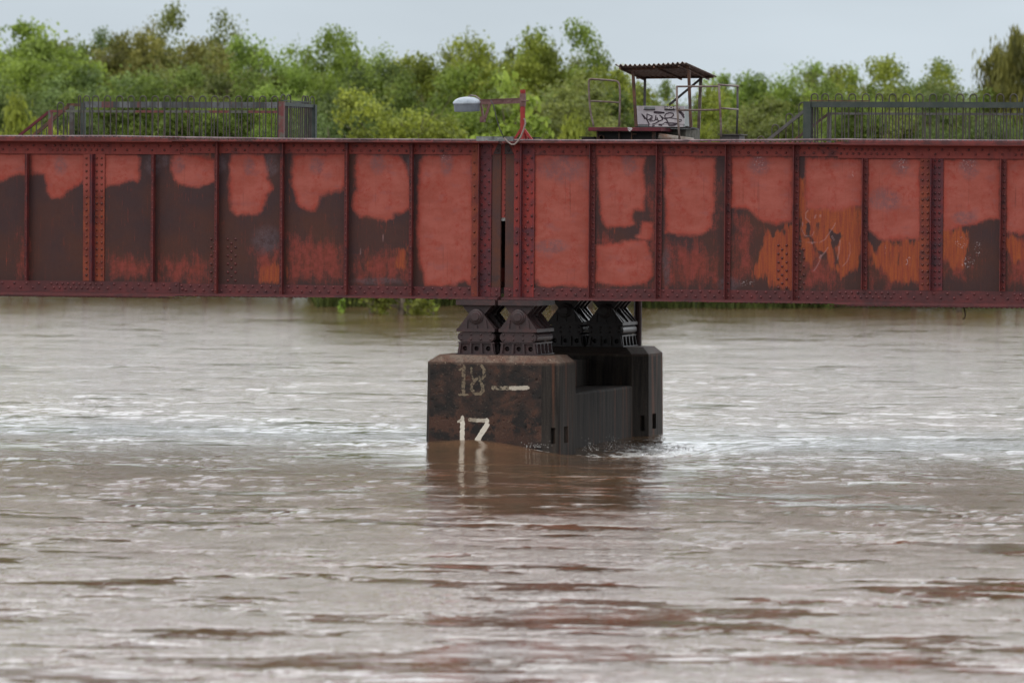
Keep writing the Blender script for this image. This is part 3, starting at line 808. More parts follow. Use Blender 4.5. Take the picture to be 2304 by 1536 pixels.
# ------------------------------------------------------------------ pier
def _sepx(s, v, i):
    a = s.n('ShaderNodeSeparateXYZ'); s.set(a.inputs[0], v); return a.outputs[i]
NT.n_sepx = _sepx
def pier_material(streaky, name):
    t = NT(name); p = t.pos()
    a = t.noise(p, 3.2, 6, 0.68)
    a2 = t.noise(t.map(p, (1, 1, 1), (9, 4, 2)), 1.3, 4, 0.6)
    fine = t.noise(p, 38, 4, 0.7)
    v = t.noise(t.map(p, (8, 8, 0.5)), 1.0, 7, 0.72)
    z = t.n_sepz(p)
    if not streaky:
        c = t.mix(t.rng(a, 0.42, 0.60), lin(38, 35, 34), lin(66, 51, 45))
        band = t.math('SUBTRACT', 1.0, t.math('MULTIPLY', t.math('ABSOLUTE', t.math('SUBTRACT', z, 0.42)), 3.2), clamp=True)
        c = t.mix(t.rng(t.math('ADD', a, t.math('MULTIPLY', band, 0.16)), 0.56, 0.64, 0, 0.85), c, lin(80, 56, 46))
        lowf = t.rng(z, 0.0, 0.3, 0.10, 0)
        c = t.mix(t.rng(t.math('ADD', a2, lowf), 0.54, 0.62, 0, 0.7), c, lin(72, 50, 42))
    else:
        c = t.mix(t.rng(v, 0.36, 0.62), lin(33, 31, 30), lin(74, 67, 61))
        c = t.mix(t.rng(t.noise(t.map(p, (5, 5, 0.3), (3, 3, 3)), 1.0, 4, .5), 0.56, 0.68, 0, 0.8), c, lin(104, 70, 54))
    c = t.mix(t.rng(fine, 0.4, 0.75, 0, 0.5), c, lin(34, 31, 30))
    # exposed gravel on the bevelled top
    A = t.sep(t.attr('wear'))
    top = t.rng(t.math('ADD', z, t.math('MULTIPLY', t.math('SUBTRACT', a, .5), .1)), ZP-0.20, ZP-0.12)
    c = t.mix(t.math('MULTIPLY', top, 0.85), c, t.mix(t.rng(a, .4, .6), lin(104, 76, 64), lin(120, 104, 92)))
    sp = t.n('ShaderNodeTexVoronoi'); t.set(sp.inputs['Vector'], p); sp.inputs['Scale'].default_value = 24
    s_ = t.math('MULTIPLY', t.rng(sp.outputs['Distance'], 0.34, 0.20), t.rng(t.noise(p, 17, 3, .6), t_lo(streaky), t_lo(streaky)+.07))
    s_ = t.math('MULTIPLY', s_, t.math('ADD', 0.10, t.math('MULTIPLY', top, 0.90)))
    pit = t.math('MULTIPLY', top, t.rng(t.noise(p, 24, 3, .7), .52, .62))
    c = t.mix(t.math('MULTIPLY', pit, .7), c, lin(58, 48, 44))
    c = t.mix(t.math('MULTIPLY', s_, .9), c, lin(190, 172, 150))
    if not streaky:     # painted gauge figures, worn
        wn_ = t.math('ADD', t.math('MULTIPLY', t.noise(p, 26, 4, .7), .6), t.math('MULTIPLY', t.noise(p, 7, 3, .6), .4))
        pf = t.math('SUBTRACT', t.math('MULTIPLY', A[0], 1.0), t.math('MULTIPLY', wn_, 1.0))
        c = t.mix(t.math('MULTIPLY', t.rng(pf, 0.0, 0.10), t.rng(A[1], 0, 1, .45, 1)), c, t.mix(t.rng(A[1], .3, .9), lin(150, 135, 112), lin(208, 200, 186)))
    if streaky:
        g_ = t.rng(t.math('ADD', t.n_sepx(p, 1), 0), 1.2, 2.2, 0, 1)
        c = t.mix(t.math('MULTIPLY', t.math('MULTIPLY', g_, top), .75), c, lin(66, 62, 60))
    h = t.math('ADD', t.math('ADD', fine, a), t.math('MULTIPLY', v, 0.8 if streaky else 0))
    return t.done(c, rough=0.8, spec=0.25, normal=t.bump(h, 0.7, 0.012))
def t_lo(s): return .52 if not s else .60
m_pier = pier_material(False, 'stained concrete'); m_piers = pier_material(True, 'board marked concrete')

pier = thing('bridge_pier', (0, GY/2, 0), 'black stained concrete pier with the worn white figures 18 and 17', 'pier')
YF = -0.97
XL = P(960, 900, YF).x; XR = P(1217.5, 900, YF).x; CH = 0.29; LEN = 1.25
bv = 0.135
ZS = ZP - bv - .005
def batter(z): return (ZS - z) * 0.012
def block(y0, name, parent, frontgrid):
    """chamfered block standing on the river bed; profile in plan"""
    ll = 0.07
    y1 = y0 + CH + LEN + .2
    def ring(z, ins=0.0):
        b = batter(z) if ins == 0 else -ins
        x0, x1 = XL - b, XR + CH + b
        return [(x0+ll+ins*.0, y0-b, z), (x1-CH, y0-b, z), (x1, y0+CH-b*.3, z), (x1, y1-.2, z), (x1-.2, y1+b, z), (x0+.2, y1+b, z), (x0, y1-.2, z), (x0, y0+ll, z)]
    R0, R1 = ring(-2.5), ring(ZS)
    R2 = []
    cx, cy = (XL+XR+CH)/2, (y0+y1)/2
    for (x, y, z) in R1:
        R2.append((x - .15*np.sign(x-cx)*(1.0), y - .13*np.sign(y-cy), ZP-.004))
    R2[0] = (R2[0][0]+.14, R2[0][1], R2[0][2]); R2[7] = (R2[7][0], R2[7][1]+.16, R2[7][2])
    mb = MB(); n = 8
    mb.add(R0+R1, [(i, (i+1) % n, n+(i+1) % n, n+i) for i in ([0] if not frontgrid else []) + [3, 4, 5, 6, 7]])
    mb.add(R1+R2, [(i, (i+1) % n, n+(i+1) % n, n+i) for i in range(n)] + [tuple(range(n, 2*n))])
    def holed(i, u0, u1, za, zb_):
        a0, a1 = Vector(R0[i]), Vector(R0[i+1]); b0, b1 = Vector(R1[i]), Vector(R1[i+1])
        f = lambda u, z: (a0.lerp(a1, u)).lerp(b0.lerp(b1, u), (z+2.5)/(ZS+2.5))
        us = [0, u0, u1, 1]; zs = [-2.5, za, zb_, ZS]
        nrm = (a1-a0).cross(b0-a0).normalized()
        G = [[f(u, z) for u in us] for z in zs]
        vs = [v for r in G for v in r]; fs = []
        for r in range(3):
            for c in range(3):
                if (r, c) != (1, 1): fs.append((r*4+c, r*4+c+1, r*4+c+5, r*4+c+4))
        k = len(vs); hole = [5, 6, 10, 9]
        vs += [vs[h] - nrm*.12 for h in hole]
        for j in range(4): fs.append((hole[j], hole[(j+1) % 4], k+(j+1) % 4, k+j))
        fs.append((k, k+1, k+2, k+3))
        mb.add(vs, fs)
    sc = 115.0
    d0 = 110.6 + (y0-YF)*.966
    za, zb_ = (zat(996, d0), zat(960, d0)) if frontgrid else (zat(966, d0), zat(931, d0))
    holed(1, .50, .76, za, zb_); 
    d1 = d0 + .9
    za, zb_ = (zat(992, d1), zat(955, d1)) if frontgrid else (zat(959, d1), zat(925, d1))
    holed(2, .26, .52, za, zb_)
    o = mb.build(name, m_piers if not frontgrid else m_piers, parent)
    return o, ll, y1
fb, ll, yb1 = block(YF, 'near_block', pier, True)
bb, _, yb2 = block(YF+7.37, 'far_block', pier, False)
# near front face as its own fine sheet carrying the painted figures
xs = np.linspace(XL+ll, XR, 190); zs = np.linspace(-0.6, ZS, 170)
X, Z = np.meshgrid(xs, zs); px, py = topix(X.ravel(), YF-.001, Z.ravel())
jx = 1.6*fbm(px/7, py/7, 31, 3); jy = 1.6*fbm(px/7+9, py/7, 33, 3)
fx = lambda L: [(x/6.4+940, y/6.4+780) for x, y in L]
ST = [ (fx([(662,285),(660,690)]), 9.5, .59, .05), (fx([(600,330),(662,300)]), 6.5, .60, .1), (fx([(600,690),(725,688)]), 6, .62, .2),
       (fx([(775,305),(775,400),(805,480)]), 7, .54, .0), (fx([(925,275),(960,340),(955,420),(900,490),(935,560),(940,630),(900,680),(830,675),(775,610),(775,550),(820,490),(880,440)]), 8.5, .60, .12),
       ([(1110,872),(1150,873)], 11, .60, .4), ([(1150,873),(1186,872)], 11, .66, .7),
       (fx([(650,1015),(655,1100)]), 10, .70, .8), (fx([(650,1090),(644,1420)]), 10.5, .95, 1), (fx([(595,1080),(650,1030)]), 7, .68, .7),
       (fx([(755,1050),(880,1058)]), 10.5, .63, .5), (fx([(880,1058),(1005,1062)]), 10.5, .68, .7), (fx([(1000,1050),(990,1140)]), 9, .78, .9), (fx([(995,1130),(930,1230),(835,1380),(800,1430)]), 11.5, .95, 1)]
A0 = np.zeros(len(px)); A1 = np.zeros(len(px))
for pts, w, s, wh in ST:
    m = np.clip(0.5 + sdf_line(px+jx, py+jy, pts, w)/1.8, 0, 1)
    up = m*s > A0
    A1 = np.where(up, wh, A1); A0 = np.maximum(A0, m*s)
# slight roughness of the cast surface and the batter
o = grid_mesh('front_face', xs, zs, YF, m_pier, pier, {'wear': np.stack([A0, A1, A1, A1*0+1], 1)})
cof = np.zeros(len(o.data.vertices)*3); o.data.vertices.foreach_get('co', cof); cof = cof.reshape(-1, 3)
zz = cof[:, 2] + gloc(o).z
cof[:, 1] -= batter(zz)
xw = X.ravel()
t_ = (xw-xw.min())/(xw.max()-xw.min())
cof[:, 0] += (t_*2-1)*batter(zz)
pits = fbm(xw*14, Z.ravel()*14, 77, 3)
edge = np.minimum.reduce([xw-xw.min(), xw.max()-xw, (ZS-Z.ravel())])
cof[:, 1] += np.where(pits > .35, (pits-.35)*.05, 0)*(edge > .02)
o.data.vertices.foreach_set('co', cof.ravel()); o.data.update()
# wall between the two blocks, with a lower top
mb = MB(); y0, y1 = YF+CH+LEN+.15, YF+7.40
xw1 = XR+.03; xw0 = XL+.28
zt_ = zat(880, 113.2)
mb.add([(xw0,y0,-2.5),(xw1+.02,y0,-2.5),(xw1+.02,y1,-2.5),(xw0,y1,-2.5),(xw0,y0,zt_),(xw1,y0,zt_),(xw1,y1,zt_),(xw0,y1,zt_)], [(4,5,6,7),(0,1,5,4),(1,2,6,5),(2,3,7,6),(3,0,4,7)])
mb.build('connecting_wall', m_piers, pier, bevel=.05)
mb = MB(); ysl = YF+GY*.8
mb.box((XL+.5, YF+2.4, zt_), (XR-.9, YF+7.38, ZP-.25)); mb.build('inner_wall', m_piers, pier)
# post standing on the far block behind the bearing
q = P(1439, 720, 7.9)
mb = MB(); mb.tube([(q.x, 7.75, ZP-.01), (q.x, 7.75, ZT-.05)], .083, 14)
tag(mb.build('steel_post', m_dark, origin=(q.x, 7.75, ZP)), 'round brown steel post standing behind the right black bearing', 'post')

# ------------------------------------------------------------------ water
def gs(x, y, cx, cy, sx_, sy_): return np.exp(-((x-cx)/sx_)**2 - ((y-cy)/sy_)**2)
def water_height(x, y, calm):
    n1 = fbm(x/2.6, y/3.4, 101, 3, .55)
    n2 = fbm(x/.9, y/1.0, 121, 2, .5)
    n3 = fbm(x/.36, y/.36, 141, 2, .5)
    bo = fbm(x/9+3, y/14, 161, 3, .6)          # boils: calm and rough patches
    bo2 = fbm(x/4+3, y/6, 171, 3, .6)
    d = np.clip(0.5 + 1.3*bo, 0.12, 1.2); d2 = np.clip(0.5+1.4*bo2, .05, 1.2)
    swirl = fbm((x+2.5*bo)/5.5, (y+3*bo2)/2.2, 181, 2)
    cr1 = .35-np.abs(fbm(x/1.3+7, y/1.1, 191, 3, .55))
    k = 1 - .82*calm
    return 0.011*cr1*(.3+d2)*k + 0.024*n1*(.5+d) + (0.019*n2*(.25+d)*(.4+d2) + 0.012*n3*(.3+d2))*k + .018*swirl
def calm_mask(x, y):
    a = fbm(x/3.6, y/2.0, 301, 4, .62) + .35*fbm(x/11, y/13, 311, 2)
    lat = (x-CAM.x)*RT0.x+(y-CAM.y)*RT0.y; di = (x-CAM.x)*FWH.x+(y-CAM.y)*FWH.y
    th = np.interp(di, [50, 62, 75, 95, 140], [-.24, -.13, .04, .13, .18])
    a = a + .24*fbm(x/.45, y/.5, 331, 4, .75)
    m = np.clip((a-th)/.22, 0, 1)*np.interp(di, [130, 180], [1, .8])
    # slack water held up against the pier, broken by a few riffles
    eb = .7*fbm(x/1.6, y/2.4, 341, 4, .6)
    pz = np.clip(1.6-np.abs((lat-.55)/2.35)**3-np.abs((di-99)/12.)**4+eb, 0, 1)
    rif = np.clip((fbm(x/3.2, y/.9, 351, 3, .6)-.16)*7, 0, 1)
    m = np.maximum(m, pz*(1-.85*rif))
    m = np.maximum(m, np.clip(gs(x, y, .0, YF-3.0, 2.0, 4.2)*1.5-.25+.5*fbm(x/1.2, y/1.6, 321, 3), 0, .95))
    return m
def make_water():
    ss = np.concatenate([[-9,-5,-3,-1.6,-.9,-.55,-.35,-.25], np.linspace(-.19, .19, 460), [.25,.35,.55,.9,1.6,3,5,9]])
    vs = [-400, -150, -60, -20, 5, 20, 28, 34, 38, 41]
    v = 43.0
    while v < 112: vs.append(v); v += 0.062 + (v-43)*.0019
    while v < 125: vs.append(v); v += 0.12
    while v < 420: vs.append(v); v += 0.13 + (v-125)*.008
    vs += [500, 700, 1100, 2500, 5000]
    vs = np.array(vs)
    sg, vg = np.meshgrid(ss, vs)
    u = sg*np.sqrt(vg**2+40**2)
    X = CAM.x + FWH.x*vg + RT0.x*u; Y = CAM.y + FWH.y*vg + RT0.y*u
    X = X.ravel(); Y = Y.ravel()
    fade = np.clip((0.30-np.abs(sg.ravel()))/.08, 0, 1)*np.clip((vg.ravel()-34)/8, 0, 1)*np.clip((480-vg.ravel())/60, 0, 1)
    calm = calm_mask(X, Y)
    Z = water_height(X, Y, calm)*fade
    near = np.exp(-((X-.2)/5)**2-((Y-2)/7)**2)
    # cushion in front of the pier, drawdown along its side, broken wake behind the corner
    cush = 0.15*gs(X, Y, -.4, YF-.2, 1.3, .75)+ .04*gs(X, Y, -1.0, YF-1.2, 1.9, 1.3)
    damp = 1-.6*gs(X, Y, .0, YF-2.0, 2.4, 3.0)
    Z = Z*damp + cush
    Z -= 0.17*gs(X, Y, 2.5, -.4, 2.1, 4.2)
    Z -= 0.07*gs(X, Y, 1.6, YF+1.6, .9, 1.6)
    Z -= 0.08*gs(X, Y, 2.0, YF+6.0, 2.2, 3.0)
    Z -= 0.05*gs(X, Y, -2.0, YF+1.6, .6, 1.6)
    wk = np.clip(gs(X, Y, 2.3, .1, .75, 1.0)*1.6 + gs(X, Y, 3.5, -.3, 1.2, .6)*.9 + gs(X, Y, 2.2, 2.5, .8, 2.2)*.9, 0, 1)
    wl = gs(X, Y, -2.7, -.75, 1.1, .36)
    rough = fbm(X/.34, Y/.5, 201, 4, .65)
    crest = np.abs(fbm(X/.5+5, Y/.6, 211, 3, .6))
    fin = fbm(X/.13, Y/.16, 251, 3, .7)
    Z += wk*(0.06*rough + .05*(.35-crest) + .045*fin) + wl*(.06*rough+.04*fin)
    strip = np.clip(1-np.abs(Y-(YF-.10-(X-XL)*.02))/.16, 0, 1)*((X > XL-.1) & (X < XR+.3))
    strip2 = np.clip(1-np.abs(Y-(YF+1.0+(X-1.3)*.5))/.35, 0, 1)*0
    foam = np.clip(wk*(.42+.6*rough+1.5*fin), 0, 1)*.95 + wl*np.clip(.15+1.7*rough, 0, 1)*.6
    foam = np.maximum(foam, strip*np.clip((X-XL-.2)/2.2, 0, 1)*(.55+.9*rough))
    # foam line trailing down the side face
    side = np.clip(1-np.abs(X-(XR+CH+.08))/.13, 0, 1)*((Y > YF) & (Y < YF+1.6))
    foam = np.maximum(foam, side*(.3+rough))
    sp = np.clip((fbm(X/1.3, Y/1.9, 231, 3, .6)-.44)*3, 0, 1)*np.clip((fbm(X/.16, Y/.2, 241, 2)-.1)*3, 0, 1)*.15
    foam = np.clip(np.maximum(foam, sp*fade), 0, 1)
    # slack shallow water sheltered by the flooded island
    dist = (X-CAM.x)*FWH.x+(Y-CAM.y)*FWH.y
    lat = (X-CAM.x)*RT0.x+(Y-CAM.y)*RT0.y
    r_, c_ = sg.shape
    i = np.arange((c_-1)*(r_-1)); a = (i//(c_-1))*c_+i % (c_-1)
    f = np.stack([a, a+1, a+c_+1, a+c_], 1)
    me = bpy.data.meshes.new('water')
    me.vertices.add(len(X)); me.vertices.foreach_set('co', np.stack([X, Y, Z], 1).ravel())
    me.loops.add(f.size); me.loops.foreach_set('vertex_index', f.ravel())
    me.polygons.add(len(f)); me.polygons.foreach_set('loop_start', np.arange(len(f))*4)
    me.update(); me.polygons.foreach_set('use_smooth', [True]*len(f))
    ca = me.color_attributes.new('foam', 'FLOAT_COLOR', 'POINT')
    px_ = lat/dist*FPX+1152
    shel = np.clip((dist-175)/25, 0, 1)*np.clip((px_-640)/60, 0, 1)*np.clip((1900-px_)/300, .0, 1)
    ca.data.foreach_set('color', np.stack([foam, np.clip(shel*.75, 0, 1), np.where(wk > .3, 0, calm), foam*0+1], 1).astype(np.float32).ravel())
    c2 = me.color_attributes.new('far', 'FLOAT_COLOR', 'POINT'); fr2 = np.clip((dist-125)/70, 0, 1)
    c2.data.foreach_set('color', np.stack([fr2, fr2, fr2, fr2*0+1], 1).astype(np.float32).ravel())
    t = NT('muddy water'); p = t.pos()
    fo = t.sep(t.attr('foam'))
    mud = t.mix(t.rng(t.noise(p, .35, 4, .6), .4, .65), lin(102, 80, 57), lin(106, 78, 58))
    fn = t.noise(p, 26, 3, .6)
    ff = t.rng(t.math('MULTIPLY', fo[0], t.rng(fn, .3, .62, .4, 1.35)), 0.34, 0.60, 0, .9)
    col = t.mix(ff, mud, lin(208, 206, 202))
    b1 = t.noise(t.map(p, (1, .8, 1)), 5.5, 4, .6)
    b2 = t.noise(t.map(p, (1, .8, 1), (7, 1, 3)), 17, 3, .6)
    amp = t.math('MULTIPLY', t.rng(t.noise(p, .25, 3, .55), .38, .62, .6, 1.0), t.rng(fo[2], 0, 1, 1, .14))
    b0 = t.noise(t.map(p, (1, .9, 1), (2, 8, 5)), 1.7, 3, .5)
    b1 = t.math('SUBTRACT', t.math('MULTIPLY', b1, .6), t.math('MULTIPLY', t.math('ABSOLUTE', t.math('SUBTRACT', b1, .5)), 1.6))
    h = t.math('MULTIPLY', t.math('ADD', t.math('ADD', b1, t.math('MULTIPLY', b0, .9)), t.math('MULTIPLY', b2, .42)), t.math('MULTIPLY', amp, t.rng(fo[1], 0, 1, 1, .3)))
    t.done(col, rough=t.math('ADD', t.math('ADD', t.math('MULTIPLY', ff, .4), t.math('MULTIPLY', t.sep(t.attr('far'))[0], t.rng(fo[1], 0, 1, .065, .03))), t.math('MULTIPLY', t.rng(t.noise(p, .22, 3, .6), .38, .62, .045, .085), t.rng(fo[2], 0, 1, 1, .35))), spec=.5, ior=1.5, normal=t.bump(h, .85, .044))
    me.materials.append(t.m)
    o = bpy.data.objects.new('water', me); COL.objects.link(o)
    o['kind'] = 'structure'
    return X, Y, Z, wk
WX, WY, WZ, WK = make_water()
# spray thrown up where the current breaks round the corner
mb = MB(); r = random.Random(5)
cl = [(P(1328, 1008, .6).x, .6, .10), (P(1374, 1003, 1.6).x, 1.6, .11), (P(1420, 1005, 2.2).x, 2.2, .06), (P(1470, 1005, 2.8).x, 2.8, .05), (P(1530, 1008, 3.0).x, 3.0, .04), (P(1208, 1003, YF-.1).x-.05, YF-.08, .04)]
for cx, cy, hh in cl:
    for k in range(70):
        a = r.uniform(0, 1); x = cx + r.gauss(0, .12 if hh < .1 else .085) + a*.06; y = cy + r.gauss(0, .12)
        z = -.12 + (cy < 0)*.14 + abs(r.gauss(0, hh))*1.2; s = r.choice([.004, .006, .006, .009, .012])*r.uniform(.6, 1.1)
        v = [(x+s*r.uniform(.7,1.4), y, z), (x-s, y+s, z), (x-s*.6, y-s, z-s*.3), (x, y, z+s*r.uniform(1, 2.0)), (x, y, z-s)]
        mb.add(v, [(0,1,3),(1,2,3),(2,0,3),(1,0,4),(2,1,4),(0,2,4)])
t = NT('spray'); t.done((.42, .41, .39, 1), rough=.25)
tag(mb.build('spray', t.m, smooth=True), 'fine white spray breaking off the pier corner', kind='stuff')
# river bed
mb = MB(); mb.add([(-5000, -5000, -3), (5000, -5000, -3), (5000, 5000, -3), (-5000, 5000, -3)], [(0, 1, 2, 3)])
t = NT('river bed'); t.done(lin(90, 70, 50)); tag(mb.build('river_bed', t.m), kind='structure')
# ------------------------------------------------------------------ things on the deck
m_red = weathered('bright red post', lin(150, 48, 44), lin(132, 40, 38), lin(96, 44, 42), 5)
m_maroon = weathered('maroon beam', lin(98, 32, 42), lin(82, 30, 38), lin(60, 30, 34), 4)
m_pink = weathered('faded pink steel', lin(112, 86, 82), lin(92, 62, 60), lin(80, 50, 50), 8)
m_green = weathered('flaking green rail', lin(52, 62, 58), lin(66, 72, 68), lin(40, 48, 44), 5)
m_grey = weathered('grey rail steel', lin(88, 88, 86), lin(70, 68, 66), lin(60, 46, 42), 7)
m_rtube = weathered('brown grey tube', lin(122, 112, 106), lin(100, 84, 76), lin(84, 58, 46), 7)
m_rusty = weathered('rusty angle', lin(104, 72, 52), lin(62, 48, 44), lin(44, 32, 30), 6)
m_hoop = weathered('hoop bar', lin(62, 62, 58), lin(74, 60, 54), lin(44, 42, 40), 6)
def redgreen():
    t = NT('red and green flaking rail'); p = t.pos()
    a = t.noise(t.map(p, (1.1, 1.1, 1.1)), 1.6, 3, .5)
    c = t.mix(t.rng(a, .47, .50), lin(84, 86, 78), lin(98, 50, 48))
    c = t.mix(t.rng(t.noise(p, 22, 3, .6), .5, .7, 0, .5), c, lin(60, 48, 46))
    return t.done(c, rough=.6)
m_rg = redgreen(); 
def patched():
    t = NT('patched grey rail'); p = t.pos()
    v = t.n('ShaderNodeTexVoronoi'); t.set(v.inputs['Vector'], t.map(p, (4.5, .01, .01))); v.inputs['Scale'].default_value = 1.0
    a = t.sep(v.outputs['Color'])[0]
    c = t.mix(t.rng(a, .2, .9), lin(48, 50, 50), lin(100, 102, 104))
    c = t.mix(t.rng(a, .88, .9), c, lin(92, 52, 50))
    c = t.mix(t.rng(t.noise(p, 9, 4, .6), .45, .65, 0, .8), c, lin(50, 52, 48))
    return t.done(c, rough=.5)
m_patch = patched()

ZD = ZT                     # top of steel
def hoop_mesh(w, ztop, zbot, r=.0125):
    """one bent bar: two legs joined by a half circle, origin at the foot middle"""
    mb = MB(); R = w/2
    pts = [(-R, 0, zbot), (-R, 0, ztop-R)] + [(-R*math.cos(a), 0, ztop-R+R*math.sin(a)) for a in [math.pi*k/8 for k in range(1, 8)]] + [(R, 0, ztop-R), (R, 0, zbot)]
    mb.tube(pts, r, 6)
    return mb
def add_hoops(parent, xs, w, ztop, zbot, Y, mat, r=.0125, dirv=None):
    base = hoop_mesh(w, ztop-zbot, 0, r).build('hoop', mat, None)
    base.parent = parent; g = gloc(parent)
    pos = [Vector((x, Y, zbot)) if not isinstance(x, Vector) else x for x in xs]
    base.location = pos[0] - g
    if dirv: base.rotation_euler = (0, 0, dirv)
    for p_ in pos[1:]:
        c = base.copy(); COL.objects.link(c); c.parent = parent; c.location = p_ - g
    return base
def vbar(mb, px, y0, y1, Y, w, d=None):
    a = P(px, y0, Y); b = P(px, y1, Y); d = d or w
    mb.box((a.x-w/2, Y-d/2, b.z), (a.x+w/2, Y+d/2, a.z)); return mb
FY, BYY = 0.12, 2.2
zpx = lambda py, Y: P(1152, py, Y).z
def hbar(mb, x0, x1, yt, yb, Y, d=.05, pxref=None):
    pr = pxref or (x0+x1)/2
    zt_, zb_ = P(pr, yt, Y).z, P(pr, yb, Y).z
    mb.box((P(x0, yt, Y).x, Y-d/2, zb_), (P(x1, yt, Y).x, Y+d/2, zt_)); return mb
foot = lambda Y: ZD - .05

# left fence, near side (hoops over a thin red and green rail)
t1 = thing('hoop_fence', (P(370, 300, FY).x, FY, ZD), 'near fence on the left span, hooped bars and a thin flaking red and green rail', 'fence', 'hoop topped fences on the bridge')
hbar(MB(), 110, 629, 248.5, 254, FY, .045, 370).build('rail', m_rg, t1)
vbar(MB(), 114, 250, 316, FY, .075).build('post', m_rg, t1)
vbar(MB(), 634, 229, 318, FY, .105).build('post', weathered('flaking red post', lin(108, 48, 50), lin(92, 88, 80), lin(70, 62, 56), 6, False), t1)
mb = MB(); a, b = P(110, 252, FY), P(40, 308, FY); mb.bar(a, b, .05, .05); mb.build('sloping_rail', m_maroon, t1)
hz = P(370, 216.5, FY).z
hx = [137, 196, 216, 243, 270, 296, 323, 350, 377, 404, 430.5, 457, 484, 511, 538, 565, 592, 619]
add_hoops(t1, [P(x, 260, FY).x for x in hx[1:]], .128, hz, foot(FY), FY-.03, m_hoop)
h0 = hoop_mesh(.128, P(137, 231, FY).z-foot(FY), 0).build('hoop', m_hoop, None); h0.parent = t1; h0.location = Vector((P(137, 260, FY).x, FY-.03, foot(FY)))-gloc(t1)
h0 = hoop_mesh(.045, hz-foot(FY), 0).build('hoop', m_hoop, None); h0.parent = t1; h0.location = Vector((P(180, 260, FY).x, FY-.03, foot(FY)))-gloc(t1)
mb = MB()
for x, y in ((70, 286), (82, 277), (94, 267), (152, 252), (166, 252)): vbar(mb, x, y, 316, FY, .018)
mb.build_each('bar', m_hoop, t1)
# left fence, back side (thick patched rail)
t2 = thing('rail_fence', (P(420, 300, BYY).x, BYY, ZD), 'second fence on the left span, thick rail of patchy grey paint behind the hoops', 'fence', 'rail fences on the bridge')
hbar(MB(), 190, 694, 229.5, 243, BYY, .05, 420).build('rail', m_patch, t2)
hbar(MB(), 151, 190, 233, 240, BYY, .05, 170).build('rail', m_rusty, t2)
vbar(MB(), 162, 238, 316, BYY, .085).build('post', m_grey, t2)
vbar(MB(), 188, 231, 316, BYY, .08).build('post', m_green, t2)
mb = MB(); mb.bar(P(158, 236, BYY), P(70, 310, BYY), .05, .07); mb.build('sloping_rail', m_rusty, t2)
mb = MB()
for k in range(18): vbar(mb, 206+k*27.6, 241, 316, BYY, .016)
for k in range(5): vbar(mb, 92+k*13, 300-k*11, 316, BYY, .016)
mb.build_each('bar', m_hoop, t2)
# return panel at the right end
t3 = thing('return_fence', (P(634, 300, FY).x, (FY+BYY)/2, ZD), 'short fence panel running back from the red corner post, with a dark green end post', 'fence')
xr = P(636, 240, FY).x
za, zb_ = P(636, 231, FY).z, P(636, 238.5, FY).z
mb = MB(); mb.box((xr-.03, FY+.06, zb_), (xr+.03, BYY+.05, za)); mb.box((xr-.05, FY+.06, za+.03), (xr+.0, BYY-.1, za+.05)); mb.build('rail', m_green, t3)
mb = MB(); mb.box((xr-.06, BYY-.05, foot(0)), (xr+.06, BYY+.06, za-.005)); mb.build('post', m_green, t3)
mb = MB()
for k in range(15):
    y = FY+.2+k*.145; mb.box((xr-.009, y-.009, foot(0)), (xr+.009, y+.009, zb_+.02))
mb.build_each('bar', m_hoop, t3)
for y in (FY+.12, FY+.5, FY+1.55, FY+1.72, FY+2.1):
    h = hoop_mesh(.13, P(645, 215, FY+1).z-foot(0), 0).build('hoop', m_hoop, None); h.parent = t3; h.location = Vector((xr-.03, y, foot(0)))-gloc(t3); h.rotation_euler = (0, 0, math.radians(70))
# right fence, near side
t4 = thing('hoop_fence', (P(2050, 300, FY).x, FY, ZD), 'near fence on the right span, thick dark green rail topped by small hoops', 'fence', 'hoop topped fences on the bridge')
hbar(MB(), 1808, 2480, 229.5, 242.5, FY, .06, 2050).build('rail', m_green, t4)
hbar(MB(), 1822, 1957, 226, 228.5, FY+.03, .03, 1890).build('top_strip', m_rusty, t4)
vbar(MB(), 1817, 229, 330, FY, .14).build('post', m_green, t4)
mb = MB()
for x in (1828.5, 1834.5): vbar(mb, x, 240, 330, FY+.1, .03)
mb.build_each('post_stiffener', m_grey, t4)
mb = MB(); mb.bar(P(1812, 248, FY), P(1722, 320, FY), .05, .06); mb.build('sloping_rail', m_grey, t4)
hx = [1831, 1855] + [1885.6+30.3*k for k in range(18)]
add_hoops(t4, [P(x, 260, FY).x for x in hx], .132, P(2050, 211.5, FY).z, foot(0), FY+.06, m_hoop)
for x, y in ((1711, 307), (1743, 281), (1774.6, 256), (1803.5, 231)):
    h = hoop_mesh(.132, P(x, y, FY).z-foot(0), 0).build('hoop', m_hoop, None); h.parent = t4; h.location = Vector((P(x, 280, FY).x, FY+.06, foot(0)))-gloc(t4)
mb = MB()
for k in range(16): vbar(mb, 1870.5+30.3*k, 241, 330, FY+.06, .017)
mb.build_each('bar', m_hoop, t4)
# right fence, back side
t5 = thing('rail_fence', (P(2080, 300, BYY).x, BYY, ZD), 'second fence on the right span, thin grey rail seen behind the green railed one', 'fence', 'rail fences on the bridge')
hbar(MB(), 1860, 2480, 254, 259, BYY, .045, 2080).build('rail', m_grey, t5)
vbar(MB(), 1865, 254, 330, BYY, .06).build('post', m_grey, t5)
mb = MB(); mb.bar(P(1863, 257, BYY), P(1784, 318, BYY), .045, .045); mb.build('sloping_rail', m_rusty, t5)
mb = MB()
for k in range(42): vbar(mb, 1880+k*14.3, 257, 330, BYY, .015)
mb.build_each('bar', m_hoop, t5)

